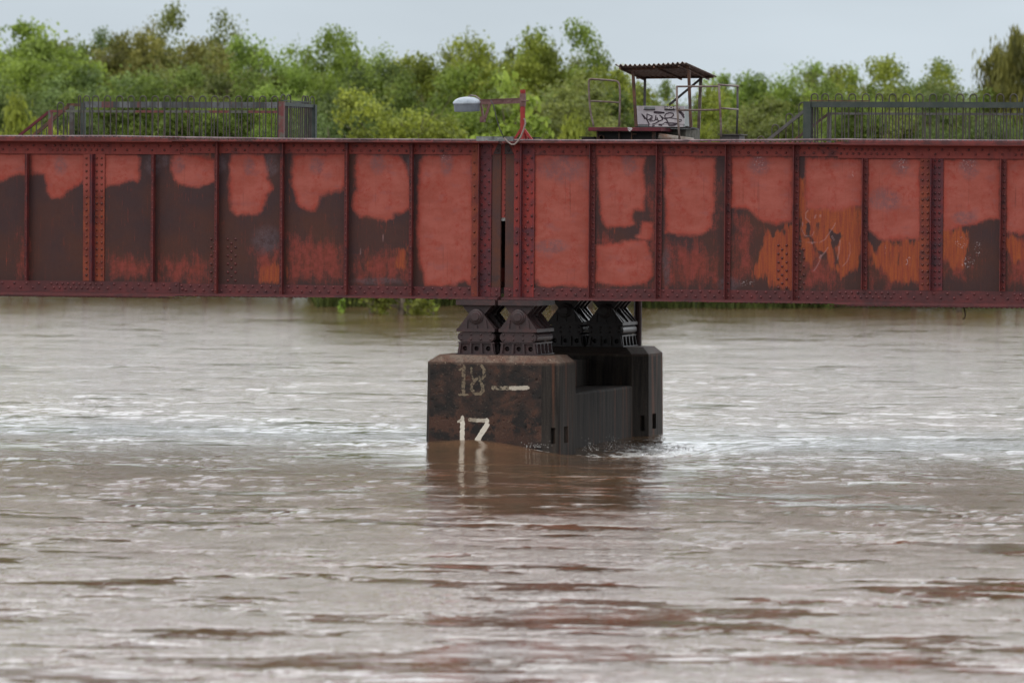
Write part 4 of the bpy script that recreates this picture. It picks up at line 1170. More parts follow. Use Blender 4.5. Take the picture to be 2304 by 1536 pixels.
# radar level gauge on its red post
RY = -.12
rg = thing('radar_gauge', (P(1176, 318, RY).x, RY, ZT), 'grey drum of a river level gauge on an arm from a short red post', 'radar gauge')
xp = P(1176, 250, RY).x
mb = MB(); mb.tube([(xp, RY, ZT+.02), (xp, RY, P(1176, 207, RY).z)], .048, 14); mb.tube([(xp, RY, P(1176, 252, RY).z), (xp, RY, P(1176, 242, RY).z)], .052, 14)
pole = mb.build('post', m_red, rg, smooth=False)
mb = MB(); mb.tube([(xp, RY, P(1176, 209, RY).z), (xp, RY, P(1176, 202, RY).z)], .055, 14); mb.build('cap', m_red, pole)
mb = MB(); mb.box((xp-.049, RY-.052, P(1176, 240, RY).z), (xp+.052, RY+.05, P(1176, 211, RY).z)); mb.build('sleeve', m_pink, pole)
for s, px in ((-1, 1157), (1, 1198)):
    mb = MB(); mb.bar((xp+s*.03, RY, P(1176, 291, RY).z), (P(px, 318, RY).x, RY-.02, ZT+.02), .05, .045); mb.build('foot', m_red, rg)
mb = MB(); mb.bar((xp, RY+.15, P(1176, 291, RY).z), (xp, RY+.3, ZT+.02), .05, .05); mb.build('foot', m_red, rg)
mb = MB(); a, b = P(1177, 227, RY), P(1080, 230.5, RY); mb.bar(a, b, .05, .095); mb.bar(a+Vector((0, 0, .05)), b+Vector((0, 0, .05)), .075, .012)
mb.rivet((P(1132, 227, RY).x, RY-.025, P(1132, 226, RY).z), .016); mb.rivet((P(1152, 227, RY).x, RY-.025, P(1152, 226, RY).z), .016); mb.rivet((xp+.01, RY-.055, a.z), .02)
mb.tube([(xp-.02, RY-.06, a.z), (xp+.13, RY-.06, a.z-.005)], .012, 6)
mb.build('arm', m_pink, rg)
V3 = lambda x, y, Y=RY: P(x, y, Y)
mb = MB()
mb.bar(V3(1082, 234), V3(1088, 268), .04, .045); mb.bar(V3(1102, 234), V3(1091, 268), .04, .045)
for x in (1089, 1092.5, 1096): mb.bar(V3(x, 234), V3(x, 243), .02, .012)
c = V3(1086, 269); mb.box((c.x-.045, RY-.05, c.z-.055), (c.x+.05, RY+.05, c.z+.055)); mb.rivet((c.x, RY-.05, c.z-.02), .012)
mb.build('bracket', m_pink, rg)
c = V3(1051, 251, RY-.02)
m_drum = weathered('grey plastic drum', lin(112, 120, 128), lin(104, 112, 122), lin(92, 98, 106), 3, True, .45, .4, .05)
m_lid = weathered('pale drum lid', lin(158, 168, 178), lin(150, 160, 170), lin(120, 128, 136), 3, False, .4, .4, .05)
ax = Vector((-.02, -.06, 1)).normalized()
mb = MB(); mb.lathe([(.245, 0), (.252, .02), (.262, .17)], (c.x, c.y, c.z), ax, 40)
dr = mb.build('drum', m_drum, rg, smooth=False)
mb = MB(); mb.lathe([(.268, .150), (.274, .172), (.262, .200), (.235, .228), (.19, .254), (.13, .274), (.06, .284), (.01, .286)], (c.x, c.y, c.z), ax, 40)
for k in range(10):
    a = 2*math.pi*k/10; mb.rivet((c.x+.262*math.cos(a), c.y+.262*math.sin(a), c.z+.195), .009, (math.cos(a), math.sin(a), .5))
mb.build('lid', m_lid, dr, smooth=False)
mb = MB(); mb.tube([V3(*q) for q in ((1053, 222), (1054, 217), (1060, 214.5), (1070, 216), (1078, 222), (1085, 228))], .012, 6); mb.build('lead', m_grip, rg, smooth=True)
mb = MB(); pts = [(1104, 226), (1109, 234), (1113, 248), (1118, 270), (1125, 292), (1134, 310), (1143, 320), (1151, 325.5), (1158, 325), (1165, 318), (1172, 307), (1178, 292), (1182, 278), (1181, 269), (1178, 268)]
mb.tube([V3(x, y, RY-.12) for x, y in pts[:6]], .011, 6); mb.build('cable', weathered('dark cable', lin(74, 72, 72), lin(66, 64, 64), lin(50, 50, 50), 4), rg, smooth=True)
mb = MB(); mb.tube([V3(x, y, RY-.17) for x, y in pts[5:]], .017, 7); mb.build('conduit', weathered('pale conduit', lin(148, 136, 130), lin(130, 116, 112), lin(100, 90, 86), 4), rg, smooth=True)

# work platform, roofed shelter, cabinet and handrails standing further back on the deck
SY = 3.4
def tubing(parent, name, pts, Y, r, mat, Ys=None, smooth=True):
    mb = MB(); mb.tube([P(x, y, (Ys[i] if Ys else Y)) for i, (x, y) in enumerate(pts)], r, 7)
    return mb.build(name, mat, parent, smooth=smooth)
pf = thing('steel_platform', (P(1406, 300, SY).x, SY, ZD), 'low maroon steel platform on dark supports, scribbled with faint paint', 'platform')
mb = MB(); a, b = P(1324, 286.5, SY-.4), P(1488, 295.5, SY-.4); mb.box((a.x, SY-.42, b.z), (b.x, SY+.6, a.z)); beam = mb.build('beam', m_maroon, pf, bevel=.006)
m_void = weathered('black steel and pipe mouth shade', lin(26, 24, 24), lin(34, 28, 27), lin(20, 18, 18), 4)
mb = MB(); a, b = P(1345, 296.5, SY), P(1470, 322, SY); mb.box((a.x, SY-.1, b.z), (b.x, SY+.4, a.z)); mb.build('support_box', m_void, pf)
mb = MB()
for x, w in ((1344.5, .03), (1393.5, .03), (1421.5, .02), (1471.5, .07)): vbar(mb, x, 296, 322, SY-.2, w, .06)
hbar(mb, 1421, 1432, 301, 303, SY-.2, .03, 1425)
mb.build_each('leg', m_rusty, pf)
mb = MB(); q = P(1356, 310, SY-.15); mb.lathe([(.055, 0), (.055, .08), (.045, .08), (.045, .0)], (q.x, SY-.2, q.z), (0, -1, 0), 16); mb.build('pipe_stub', m_rusty, pf)
m_white = NT('white paint dab').done(lin(176, 170, 170), rough=.7); m_scr = NT('dark scribble').done(lin(52, 22, 30), rough=.7)
yb_ = SY-.4215
def ribbon(mb, pts, w, Y, th=.002):
    pts = [P(x, y, Y) for x, y in pts]; w = w/112
    for i, (a, b) in enumerate(zip(pts[:-1], pts[1:])):
        Yk = Y - .0004*(i % 3)
        d = Vector((b.x-a.x, 0, b.z-a.z)); L = d.length
        if L < 1e-6: continue
        d /= L; n = Vector((-d.z, 0, d.x))*(w/2)
        c0 = [a+(n*math.cos(t)*1.0 - d*(w/2)*math.sin(t)) for t in [math.pi*k/5 for k in range(6)]]
        c1 = [b+(-n*math.cos(t) + d*(w/2)*math.sin(t)) for t in [math.pi*k/5 for k in range(6)]]
        ring = c0+c1; N = len(ring)
        vs = [(v.x, Yk, v.z) for v in ring] + [(v.x, Yk+th, v.z) for v in ring]
        mb.add(vs, [tuple(range(N))] + [(k, N+k, N+(k+1) % N, (k+1) % N) for k in range(N)])
mb = MB(); zz = lambda L: [(1300+x/5.76, 100+y/5.76) for x, y in L]
ribbon(mb, zz([(650,1085),(665,1080),(680,1088),(668,1100)]), 2.4, yb_-.002); ribbon(mb, zz([(655,1105),(690,1085),(700,1095),(672,1122),(660,1110)]), 2.6, yb_-.002); mb.build('white_scrawl', m_white, beam)
mb = MB(); ribbon(mb, zz([(255,1118),(290,1085),(310,1110),(330,1088),(345,1112),(370,1088),(380,1108),(420,1090),(440,1112),(470,1092),(530,1090)]), 1.2, yb_-.002); mb.build('dark_scrawl', m_scr, beam)

m_conc = weathered('mossy concrete block', lin(104, 102, 94), lin(84, 84, 76), lin(66, 60, 52), 5, True, .85, .2, .5)
mb = MB(); a, b = P(1470, 289.5, SY+.7), P(1545, 322, SY+.7); mb.box((a.x, SY+.62, b.z), (b.x, SY+1.9, a.z))
tag(mb.build('concrete_block', m_conc, origin=((a.x+b.x)/2, SY+1.2, ZD), bevel=.02), 'mossy grey concrete block under the graffiti covered cabinet', 'concrete block')
m_pipe = weathered('rusty white pipe', lin(150, 146, 140), lin(124, 116, 108), lin(110, 66, 38), 6, True, .6, .3, .3)
mb = MB(); mb.tube([P(1481, 307, SY-.25), P(1560, 318, SY+.0)], .066, 18, cap=False); 
q = P(1481, 307, SY-.25); d_ = (P(1560, 318, SY)-q).normalized(); mb.tube([P(1560, 318, SY), q+d_*.2, q+d_*.004], .056, 18, cap=False); pi_ = mb.build('steel_pipe', m_pipe, origin=q, smooth=True)
mb = MB(); mb.tube([q+d_*.012, q+d_*.03], .062, 18); mb.build('bore_shade', m_void, pi_)  # black plug: the dark inside of the pipe put into its colour
tag(pi_, 'pale rusty open ended pipe lying in front of the concrete block', 'pipe')
#'steel_pipe', m_pipe, origin=q, smooth=True), 'pale rusty open ended pipe lying in front of the concrete block', 'pipe')
m_trough = weathered('grey trough', lin(84, 80, 76), lin(66, 60, 58), lin(50, 44, 42), 6)
mb = MB(); a, b = P(1625, 305, SY), P(1668, 322, SY); mb.box((a.x, SY-.2, b.z), (b.x, SY+.3, a.z)); a, b = P(1622, 302, SY), P(1673, 304.5, SY); mb.box((a.x, SY-.25, b.z), (b.x, SY+.35, a.z))
tag(mb.build('steel_trough', m_trough, origin=(a.x, SY, ZD)), 'small grey steel box under the foot of the right handrail', 'steel box')
mb = MB(); a, b = P(1314, 311, SY), P(1343, 322, SY); mb.box((a.x, SY-.2, b.z), (b.x, SY+.3, a.z)); a, b = P(1310, 308, SY), P(1344, 310.5, SY); mb.box((a.x, SY-.25, b.z), (b.x, SY+.35, a.z))
tag(mb.build('steel_trough', m_void, origin=(a.x, SY, ZD)), 'small black steel ledge left of the maroon platform', 'steel box')
mb = MB(); a, b = P(1158, 309, 1.5), P(1207, 312, 1.5); mb.box((a.x, 1.4, b.z), (b.x, 1.9, a.z)); mb.box((a.x+.1, 1.5, ZD-.1), (b.x-.1, 1.8, b.z))
tag(mb.build('steel_ledge', m_void, origin=(a.x, 1.5, ZD)), 'thin dark steel ledge behind the foot of the red post', 'steel ledge')
# handrails
h1 = thing('handrail', (P(1360, 285, SY).x, SY, ZD), 'bent tube handrail with rounded corners standing on the maroon platform', 'handrail', 'tube handrails by the shelter')
tubing(h1, 'frame', zz([(205,1068),(195,1010),(175,930),(158,830),(148,700),(142,560),(142,480),(150,458),(175,450),(320,458),(490,472),(520,485),(538,515),(545,580),(548,700),(545,850),(537,1068)]), SY-.2, .021, m_rtube)
tubing(h1, 'mid_rail', zz([(165,735),(340,742),(545,755)]), SY-.2, .018, m_rtube)
h2 = thing('handrail', (P(1600, 300, SY).x, SY, ZD), 'square cornered tube handrail right of the shelter, overlapping the cabinet', 'handrail', 'tube handrails by the shelter')
tubing(h2, 'post', zz([(1284,545),(1288,800),(1305,1050),(1322,1270)]), SY-.3, .023, m_rtube)
tubing(h2, 'post', zz([(1830,530),(1843,800),(1855,1050),(1858,1200)]), SY-.3, .024, m_rtube)
tubing(h2, 'post', zz([(2070,540),(2072,845),(2060,1170)]), 4.6, .023, m_grey)
tubing(h2, 'top_rail', zz([(1280,547),(1540,546),(1830,544)]), SY-.3, .020, m_rtube)
tubing(h2, 'top_rail', zz([(1825,524),(2082,543)]), SY, .022, m_rtube, Ys=[SY-.3, 4.6])
tubing(h2, 'mid_rail', zz([(1290,852),(1560,852),(1842,848)]), SY-.3, .020, m_rtube)
tubing(h2, 'mid_rail', zz([(1848,828),(2080,845)]), SY, .020, m_rtube, Ys=[SY-.3, 4.6])
# shelter
sh = thing('shelter', (P(1500, 285, SY+.8).x, SY+.8, P(1500, 290, SY).z), 'small open shelter with a tilted corrugated iron roof on four leaning posts', 'shelter')
SF, SB = SY+.1, SY+2.0
def leg(a, b, Ya, Yb, w, mat):
    mb = MB(); p_, q_ = P(*zz([a])[0], Ya), P(*zz([b])[0], Yb); mb.bar(p_, q_, w, w*.25, (0, 1, 0)); mb.bar(p_+Vector((w/2, .02, 0)), q_+Vector((w/2, .02, 0)), w*.25, w*.9, (0, 1, 0)); mb.build('post', mat, sh)
leg((710,345),(752,1068), SF, SF, .050, m_rusty)
leg((868,410),(862,800), SB, SB, .040, m_grey)
leg((1432,330),(1462,1075), SF, SF, .050, m_rusty)
leg((1592,408),(1562,1100), SB, SB, .052, m_rtube)
mb = MB(); mb.bar(P(*zz([(1590,450)])[0], SB-.05), P(*zz([(1185,785)])[0], SB-.05), .03, .045); mb.build('brace', m_grey, sh)
mb = MB(); mb.bar(P(*zz([(745,1072)])[0], SF), P(*zz([(1465,1082)])[0], SF), .05, .03); mb.bar(P(*zz([(1180,1078)])[0], SF+.4), P(*zz([(1568,1103)])[0], SB), .05, .02); mb.bar(P(*zz([(1410,1068)])[0], SF+.1), P(*zz([(1562,1100)])[0], SB), .05, .03); mb.build_each('base_bar', m_void, sh)
# corrugated roof
m_roof = weathered('rusty corrugated iron', lin(150, 140, 132), lin(116, 98, 88), lin(84, 66, 58), 5, False, .6, .35, .2)
fl, fr = P(*zz([(480,268)])[0], SF-.25), P(*zz([(1400,232)])[0], SF-.25)
bl_, br_ = P(*zz([(790,420)])[0], SB+.15), P(*zz([(1800,412)])[0], SB+.15)
# true plan rectangle: front edge along x, falling to the back
nw = 15; NXR = nw*8; NYR = 6
vs = []
fdir = Vector((fr.x-fl.x, 0, fr.z-fl.z))
for j in range(NYR+1):
    for i in range(NXR+1):
        s = i/NXR; t_ = j/NYR
        p_ = fl.lerp(fr, s).lerp(bl_.lerp(br_, s), t_)
        vs.append((p_.x, p_.y, p_.z + .022*math.sin(2*math.pi*nw*s) - .018*math.sin(math.pi*s)))
n_ = NXR+1
fs = [(j*n_+i, j*n_+i+1, (j+1)*n_+i+1, (j+1)*n_+i) for j in range(NYR) for i in range(NXR)]
mb = MB(); mb.add(vs, fs)
ro = mb.build('roof', m_roof, sh)
sm = ro.modifiers.new('thick', 'SOLIDIFY'); sm.thickness = .006
mb = MB()
def off(p_, dz): return Vector((p_.x, p_.y, p_.z+dz))
mb.bar(off(fl.lerp(bl_, .16), -.05)+Vector((.06,0,0)), off(fr.lerp(br_, .16), -.05)-Vector((.02,0,0)), .04, .05)
mb.bar(off(fl.lerp(bl_, .90), -.045), off(fr.lerp(br_, .90), -.045), .04, .05)
for s in (.07, .55, .90): mb.bar(off(fl.lerp(fr, s), -.07), off(bl_.lerp(br_, s), -.06), .03, .035)
mb.build_each('purlin', m_rusty, ro)
# cabinet with the painted tag
CY = SF+.28
ca = thing('cabinet', (P(1490, 285, CY).x, CY+.4, P(1490, 289, CY).z), 'pale metal cabinet sprayed with a dark looping graffiti tag under the shelter roof', 'cabinet')
m_cab = weathered('pale cabinet paint', lin(186, 182, 184), lin(172, 168, 174), lin(146, 132, 138), 3, False, .5, .4, .1)
m_cabg = weathered('grey cabinet side', lin(152, 158, 156), lin(126, 132, 132), lin(100, 104, 104), 3, True, .5, .4, .1)
cz = lambda L: [(1420+x/15.36, 225+y/15.36) for x, y in L]
a, b = P(*cz([(170, 225)])[0], CY), P(*cz([(1842, 850)])[0], CY)
zc0 = P(1490, 225+850/15.36, CY).z; zc1 = P(1490, 225+215/15.36, CY).z
XA, XB = a.x, P(*cz([(1842, 500)])[0], CY).x
mb = MB(); mb.box((XA, CY, zc0), (XB, CY+.02, zc1)); door = mb.build('front_panel', m_cab, ca)
mb = MB(); mb.box((XA+.005, CY+.021, zc0-.09), (XB-.002, CY+.62, zc1+.005)); mb.build('body', m_cabg, ca)
mb = MB(); z9 = P(1490, 225+975/15.36, CY).z; x9 = P(*cz([(580, 900)])[0], CY).x; mb.box((x9, CY+.004, z9), (XB-.02, CY+.020, zc0-.006)); low = mb.build('lower_panel', m_cab, ca)
m_tag = NT('sprayed dark paint'); p_ = m_tag.pos(); m_tag = m_tag.done(m_tag.mix(m_tag.rng(m_tag.noise(p_, 30, 3, .6), .35, .7), lin(52, 40, 50), lin(66, 52, 60)), rough=.6)
TG = [([(375,495),(470,650)],44),([(455,655),(450,630)],24),([(420,540),(555,700),(600,790),(620,900)],52),([(545,690),(545,620),(550,490)],44),([(550,490),(620,520),(735,565)],38),([(735,565),(640,660),(565,700)],32),
      ([(740,620),(640,690),(650,740),(740,735),(720,690),(650,700)],34),([(770,738),(830,700),(850,560)],36),([(855,550),(840,690),(900,690),(900,620)],46),([(900,620),(940,740),(1000,720)],40),([(990,535),(1100,620),(1230,690),(1270,770)],46),
      ([(1100,620),(1080,690),(960,740),(860,800),(740,880)],44),([(1010,550),(1090,680)],34),
      ([(1300,455),(1210,480),(1165,540),(1170,620),(1240,640),(1400,600),(1470,530),(1450,465),(1360,450),(1300,455)],44),([(1200,625),(1400,630),(1600,665),(1740,690),(1730,730),(1640,770)],34),
      ([(1220,680),(1260,760),(1220,790)],54),([(1200,770),(1080,840),(960,850),(1060,880)],30),([(1240,790),(1400,790),(1570,810),(1640,780)],34),([(1240,800),(1330,880),(1400,890),(1590,830)],40),
      ([(800,420),(900,415),(1130,440)],56),([(800,445),(950,465),(1140,455)],44),([(1610,270),(1690,350)],50),([(1640,400),(1740,480),(1820,600)],70),([(1700,400),(1810,520)],70),([(730,890),(860,850)],50)]
mb = MB()
for L, w in TG:
    lim = [(x, min(y, 840)) for x, y in L]
    if min(y for x, y in L) < 845: ribbon(mb, cz(lim), w/15.36*.92, CY-.003)
tg = mb.build('graffiti_tag', m_tag, door)
mb = MB()
for L in ([(600,868),(622,940)], [(740,900),(800,890)], [(960,872),(1060,885)], [(1290,870),(1340,895),(1430,895),(1540,868)]): ribbon(mb, cz(L), 40/15.36, CY+.001)
mb.build('graffiti_tag', m_tag, low)
for (x0, x1, y0, y1, dark) in ((455, 830, 235, 340, False), (1165, 1510, 215, 345, True)):
    a, b = P(*cz([(x0, y0)])[0], CY), P(*cz([(x1, y1)])[0], CY)
    mb = MB(); mb.box((a.x, CY-.014, b.z), (b.x, CY-.001, a.z)); pl = mb.build('name_plate', m_galv if not dark else m_void, door); mb = MB()
    mb.box((a.x-.004, CY-.035, b.z-.004), (b.x+.004, CY-.0145, b.z+.012)); mb.build('lip', m_void, pl)
    if dark:
        cu = bpy.data.curves.new('lettering', 'FONT'); cu.body = 'NICNIN'; cu.size = .062; cu.extrude = .001; cu.offset = .004
        to = bpy.data.objects.new('lettering', cu); COL.objects.link(to)
        me = bpy.data.meshes.new_from_object(to.evaluated_get(bpy.context.evaluated_depsgraph_get()))
        bpy.data.objects.remove(to)
        me.materials.append(m_white)
        w_ = max(v.co.x for v in me.vertices)-min(v.co.x for v in me.vertices)
        me.transform(Matrix.Diagonal((.275/w_, 1, 1, 1))); me.transform(Matrix.Rotation(math.pi/2, 4, 'X'))
        to = bpy.data.objects.new('lettering', me); COL.objects.link(to); to.parent = pl
        to.location = Vector((a.x+.018, CY-.0155, b.z+.022)) - gloc(pl)
# ------------------------------------------------------------------ far bank
def land_material(name, c1, c2):
    t = NT(name); p = t.pos(); a = t.noise(p, .6, 5, .65)
    return t.done(t.mix(t.rng(a, .4, .62), c1, c2), rough=.9, spec=.1)
m_land = land_material('wet grassy bank', lin(64, 74, 38), lin(74, 66, 46))
def bank_dist(px):
    """distance of the waterline along the view, against photo column"""
    pts = [(-3000, 420), (-200, 292), (600, 292), (690, 290), (715, 252), (1000, 258), (1300, 262), (1500, 258), (1850, 262), (1880, 258), (2400, 260), (5000, 420)]
    for (a, da), (b, db) in zip(pts[:-1], pts[1:]):
        if a <= px <= b: return da + (db-da)*(px-a)/(b-a)
    return 400
mb = MB(); pxs = list(range(-3000, 700, 150)) + list(range(690, 1900, 22)) + list(range(1900, 5000, 150))
rows = [(0, -.8), (1.2, .08), (4, .25), (12, .6), (40, 1.0), (150, 1.5), (600, 2), (2500, 3)]
rr = random.Random(3); vs = []
for px in pxs:
    b = bank_dist(px) + rr.uniform(-1, 1)
    for d, z in rows:
        q = at(px, b+d); vs.append((q.x, q.y, z + (rr.uniform(-.08, .12) if .2 < z < 1.2 else 0)))
n = len(rows)
mb.add(vs, [(i*n+j, (i+1)*n+j, (i+1)*n+j+1, i*n+j+1) for i in range(len(pxs)-1) for j in range(n-1)])
tag(mb.build('far_bank', m_land, smooth=True), kind='structure')

# grass: upright blades along the waterline
def quads_obj(name, V, mat, attr=None, parent=None, orig=None):
    V = np.asarray(V, np.float32).reshape(-1, 3); n = len(V)//4
    me = bpy.data.meshes.new(name)
    me.vertices.add(len(V)); me.vertices.foreach_set('co', V.ravel())
    me.loops.add(n*4); me.loops.foreach_set('vertex_index', np.arange(n*4))
    me.polygons.add(n); me.polygons.foreach_set('loop_start', np.arange(n)*4)
    me.update()
    if attr is not None:
        a = me.color_attributes.new('tone', 'FLOAT_COLOR', 'POINT')
        q = np.repeat(attr, 4); a.data.foreach_set('color', np.stack([q, q, q, q*0+1], 1).astype(np.float32).ravel())
    me.materials.append(mat)
    return me
def leaf_material(name, dark, mid, light, trans=.3):
    t = NT(name)
    oi = t.n('ShaderNodeObjectInfo')
    tone = t.sep(t.attr('tone'))[0]
    c = t.mix(t.rng(tone, 0, .5), dark, mid); c = t.mix(t.rng(tone, .5, 1), c, light)
    m = t.n('ShaderNodeMix', data_type='RGBA', blend_type='MULTIPLY'); m.inputs[0].default_value = 1
    t.set(m.inputs[6], c); t.set(m.inputs[7], oi.outputs['Color'])
    d = t.n('ShaderNodeBsdfPrincipled'); t.set(d.inputs['Base Color'], m.outputs[2]); d.inputs['Roughness'].default_value = .55; d.inputs['Specular IOR Level'].default_value = .25
    tr = t.n('ShaderNodeBsdfTranslucent'); t.set(tr.inputs[0], m.outputs[2])
    ms = t.n('ShaderNodeMixShader'); ms.inputs[0].default_value = trans
    t.t.links.new(d.outputs[0], ms.inputs[1]); t.t.links.new(tr.outputs[0], ms.inputs[2]); t.t.links.new(ms.outputs[0], t.out.inputs[0])
    return t.m
m_leaf = leaf_material('leaves', (.085, .112, .03, 1), (.22, .27, .068, 1), (.37, .43, .12, 1), .42)
m_grass = leaf_material('bank grass', (.04, .05, .016, 1), (.095, .12, .032, 1), (.19, .22, .06, 1), .35)
m_bark = weathered('grey brown bark', lin(118, 106, 92), lin(88, 78, 68), lin(58, 50, 44), 3, True, .9, .1, .4)

def grass(px0, px1, per, hmin, hmax, d0, d1, seed):
    r = np.random.RandomState(seed); N = int((px1-px0)*per)
    px = r.uniform(px0, px1, N); V = []; T = []
    for x in px:
        b = bank_dist(x) + r.uniform(d0, d1); q = at(x, b); h = r.uniform(hmin, hmax); a = r.uniform(0, 6.28)
        w = .035; lx, ly = r.normal(0, .22, 2)*h; ca, sa = math.cos(a)*w, math.sin(a)*w
        zb = -.1
        V += [(q.x-ca, q.y-sa, zb), (q.x+ca, q.y+sa, zb), (q.x+lx+ca*.2, q.y+ly+sa*.2, zb+h), (q.x+lx-ca*.2, q.y+ly-sa*.2, zb+h*.97)]
        T.append(r.uniform(.1, 1))
    return V, T
V, T = grass(700, 1080, 16, .5, 1.5, -.8, 3, 1)
V2, T2 = grass(1440, 1872, 24, .5, 1.25, -3.0, 2.5, 2)
V3_, T3 = grass(-100, 700, 6, .3, .8, 0, 5, 3)
o = bpy.data.objects.new('bank_grass', quads_obj('bank_grass', V+V2+V3_, m_grass, np.array(T+T2+T3))); COL.objects.link(o)
tag(o, 'bright green grass along the flooded far bank', 'grass', kind='stuff')

# ------------------------------------------------------------------ trees
def tree_template(seed, H, R, trunk_h, nclump, leaf, per, style='round', droop=0.0, gaps=0.0, csz=1.0):
    style_ = style
    """returns (crown mesh, trunk mesh): limbs first, leaf clumps round the limb ends"""
    r = np.random.RandomState(seed); rp = random.Random(seed)
    tb = MB(); ends = []
    lean = Vector((r.normal(0, .05), r.normal(0, .05), 1))
    top = Vector((lean.x*H*.8, lean.y*H*.8, H*.80))
    pts = [Vector((0, 0, -1.0)), Vector((lean.x*trunk_h*.5, lean.y*trunk_h*.5, trunk_h*.5)), Vector((lean.x*trunk_h+r.normal(0,.1), lean.y*trunk_h, trunk_h)), top.lerp(Vector((0,0,trunk_h)), .45)+Vector((r.normal(0,.3), r.normal(0,.3), 0)), top]
    tb.tube(pts, .16*H/9, 7, r1=.03)
    # limbs reach out to lobes spread over a domed envelope
    cz_, rz = trunk_h + (H-trunk_h)*.47, (H-trunk_h)*.50
    nlobe = {'round': 13, 'loose': 11, 'sparse': 9, 'weep': 12, 'bush': 9, 'broad': 9}[style_]
    lobes = []
    for k in range(nlobe):
        zz_ = 1 - 1.75*(k+.5)/nlobe + r.normal(0, .07); zz_ = max(-.85, min(1, zz_))
        az = k*2.39996 + r.normal(0, .35); rad_ = math.sqrt(max(0, 1-zz_*zz_))
        f_ = r.uniform(.66, .92) if style_ != 'sparse' else r.uniform(.35, .9)
        e_ = Vector((math.cos(az)*rad_*R*f_, math.sin(az)*rad_*R*f_, cz_ + zz_*rz*f_)) + Vector((lean.x, lean.y, 0))*cz_
        lobes.append(e_)
        b_ = Vector((0, 0, trunk_h)).lerp(top, max(0, min(.9, (e_.z-trunk_h)/(H*.8)-.25)))
        m_ = b_.lerp(e_, .5) + Vector((0, 0, -.05*R))
        tb.tube([b_, m_, e_], .05*H/9, 5, r1=.014)
        for q in range(4):
            e2 = e_ + Vector((r.normal(0, R*.2), r.normal(0, R*.2), r.normal(0, R*.16))); tb.tube([m_.lerp(e_, .6), e2], .016*H/9, 4, r1=.007)
    ph = r.uniform(0, 6.28, 8); fq = r.randint(2, 5, 8)
    while len(ends) < nclump:
        d_ = r.normal(0, 1, 3); d_ /= np.linalg.norm(d_)
        if d_[2] < -.55: continue
        if style_ == 'sparse':
            e_ = lobes[len(ends) % nlobe]; s_ = R*.27*r.uniform(.3, 1.6)
            ends.append(e_ + Vector((d_[0]*s_*1.3, d_[1]*s_*1.3, d_[2]*s_*.8))); continue
        az = math.atan2(d_[1], d_[0])
        lob = 1 + .16*math.sin(fq[0]*az+ph[0]+2*d_[2]) + .13*math.sin(fq[1]*az*1.0+ph[1]-4*d_[2]) + .13*math.sin(6*d_[2]+ph[2]+az)
        k_ = min(r.uniform(.25, 1.0)**.45*.84*lob, .99)
        hz_ = math.hypot(d_[0], d_[1]); wd_ = (hz_**.62)/max(hz_, 1e-3); zu_ = d_[2] if d_[2] < 0 else d_[2]**.8
        ends.append(Vector((d_[0]*wd_*R*k_, d_[1]*wd_*R*k_, cz_ + zu_*rz*k_)) + Vector((lean.x, lean.y, 0))*cz_)
    C = np.array([tuple(e_) for e_ in ends[:nclump]])
    V = []; T = []
    for ci_, c in enumerate(C):
        if rp.random() < gaps: continue
        s = R*rp.uniform(.14, .26)*csz; n = int(per*rp.uniform(.6, 1.3)); tone0 = rp.uniform(.12, .78)
        d = r.normal(0, 1, (n, 3)); d /= np.linalg.norm(d, axis=1)[:, None]
        rad = s*np.abs(r.normal(.78, .34, n))
        p_ = c + d*rad[:, None]*np.array([1, 1, .72])
        if droop > 0:
            hang = r.uniform(0, 1, n)**1.5*droop*2.2; p_[:, 2] -= hang
        nrm = d*.7 + r.normal(0, .6, (n, 3)) + np.array([0, 0, .35])
        if droop > 0: nrm[:, 2] *= .2
        nrm /= np.linalg.norm(nrm, axis=1)[:, None]
        ref = r.normal(0, 1, (n, 3))
        if droop > 0: ref = np.array([0, 0, 1]) + r.normal(0, .25, (n, 3))
        u = np.cross(nrm, ref); u /= np.linalg.norm(u, axis=1)[:, None]; w = np.cross(nrm, u)
        a = leaf*r.uniform(.6, 1.3, n)[:, None]; asp = .30 if droop > 0 else .62
        q = np.stack([p_-w*a, p_+u*a*asp, p_+w*a, p_-u*a*asp], 1)
        V.append(q.reshape(-1, 3)); T.append(np.clip(tone0 + r.normal(0, .16, n), 0, 1))
    cm = quads_obj('crown', np.concatenate(V), m_leaf, np.concatenate(T))
    o = tb.build('trunk', m_bark, None, smooth=True); tm = o.data; bpy.data.objects.remove(o)
    return cm, tm, H
TEMPL = {
 'round': [tree_template(11, 10, 3.6, 1.6, 160, .095, 220), tree_template(12, 10, 3.4, 1.8, 150, .095, 220), tree_template(13, 10, 3.8, 1.4, 170, .095, 220)],
 'loose': [tree_template(21, 10, 3.2, 2.0, 105, .095, 190, 'loose', gaps=.1), tree_template(22, 10, 3.4, 2.2, 100, .095, 190, 'loose', gaps=.1)],
 'sparse': [tree_template(31, 10, 2.6, 4.2, 40, .11, 100, 'sparse', csz=.85), tree_template(32, 10, 2.8, 4.5, 38, .11, 100, 'sparse', csz=.85)],
 'weep': [tree_template(41, 10, 3.0, 1.6, 130, .17, 140, 'weep', droop=.55)],
 'bush': [tree_template(51, 4, 2.4, .4, 80, .11, 130, 'bush'), tree_template(52, 4, 2.2, .4, 75, .11, 130, 'bush')],
 'broad': [tree_template(61, 7, 2.1, 1.2, 56, .16, 55, 'broad')],
}
GREENS = {'bright': (.92, 1.02, .62), 'yellow': (1.12, 1.06, .60), 'olive': (.78, .74, .68), 'dark': (.50, .56, .56), 'grey': (.66, .76, .86), 'brown': (.90, .72, .68), 'mid': (.72, .80, .60), 'lime': (1.0, 1.15, .80)}
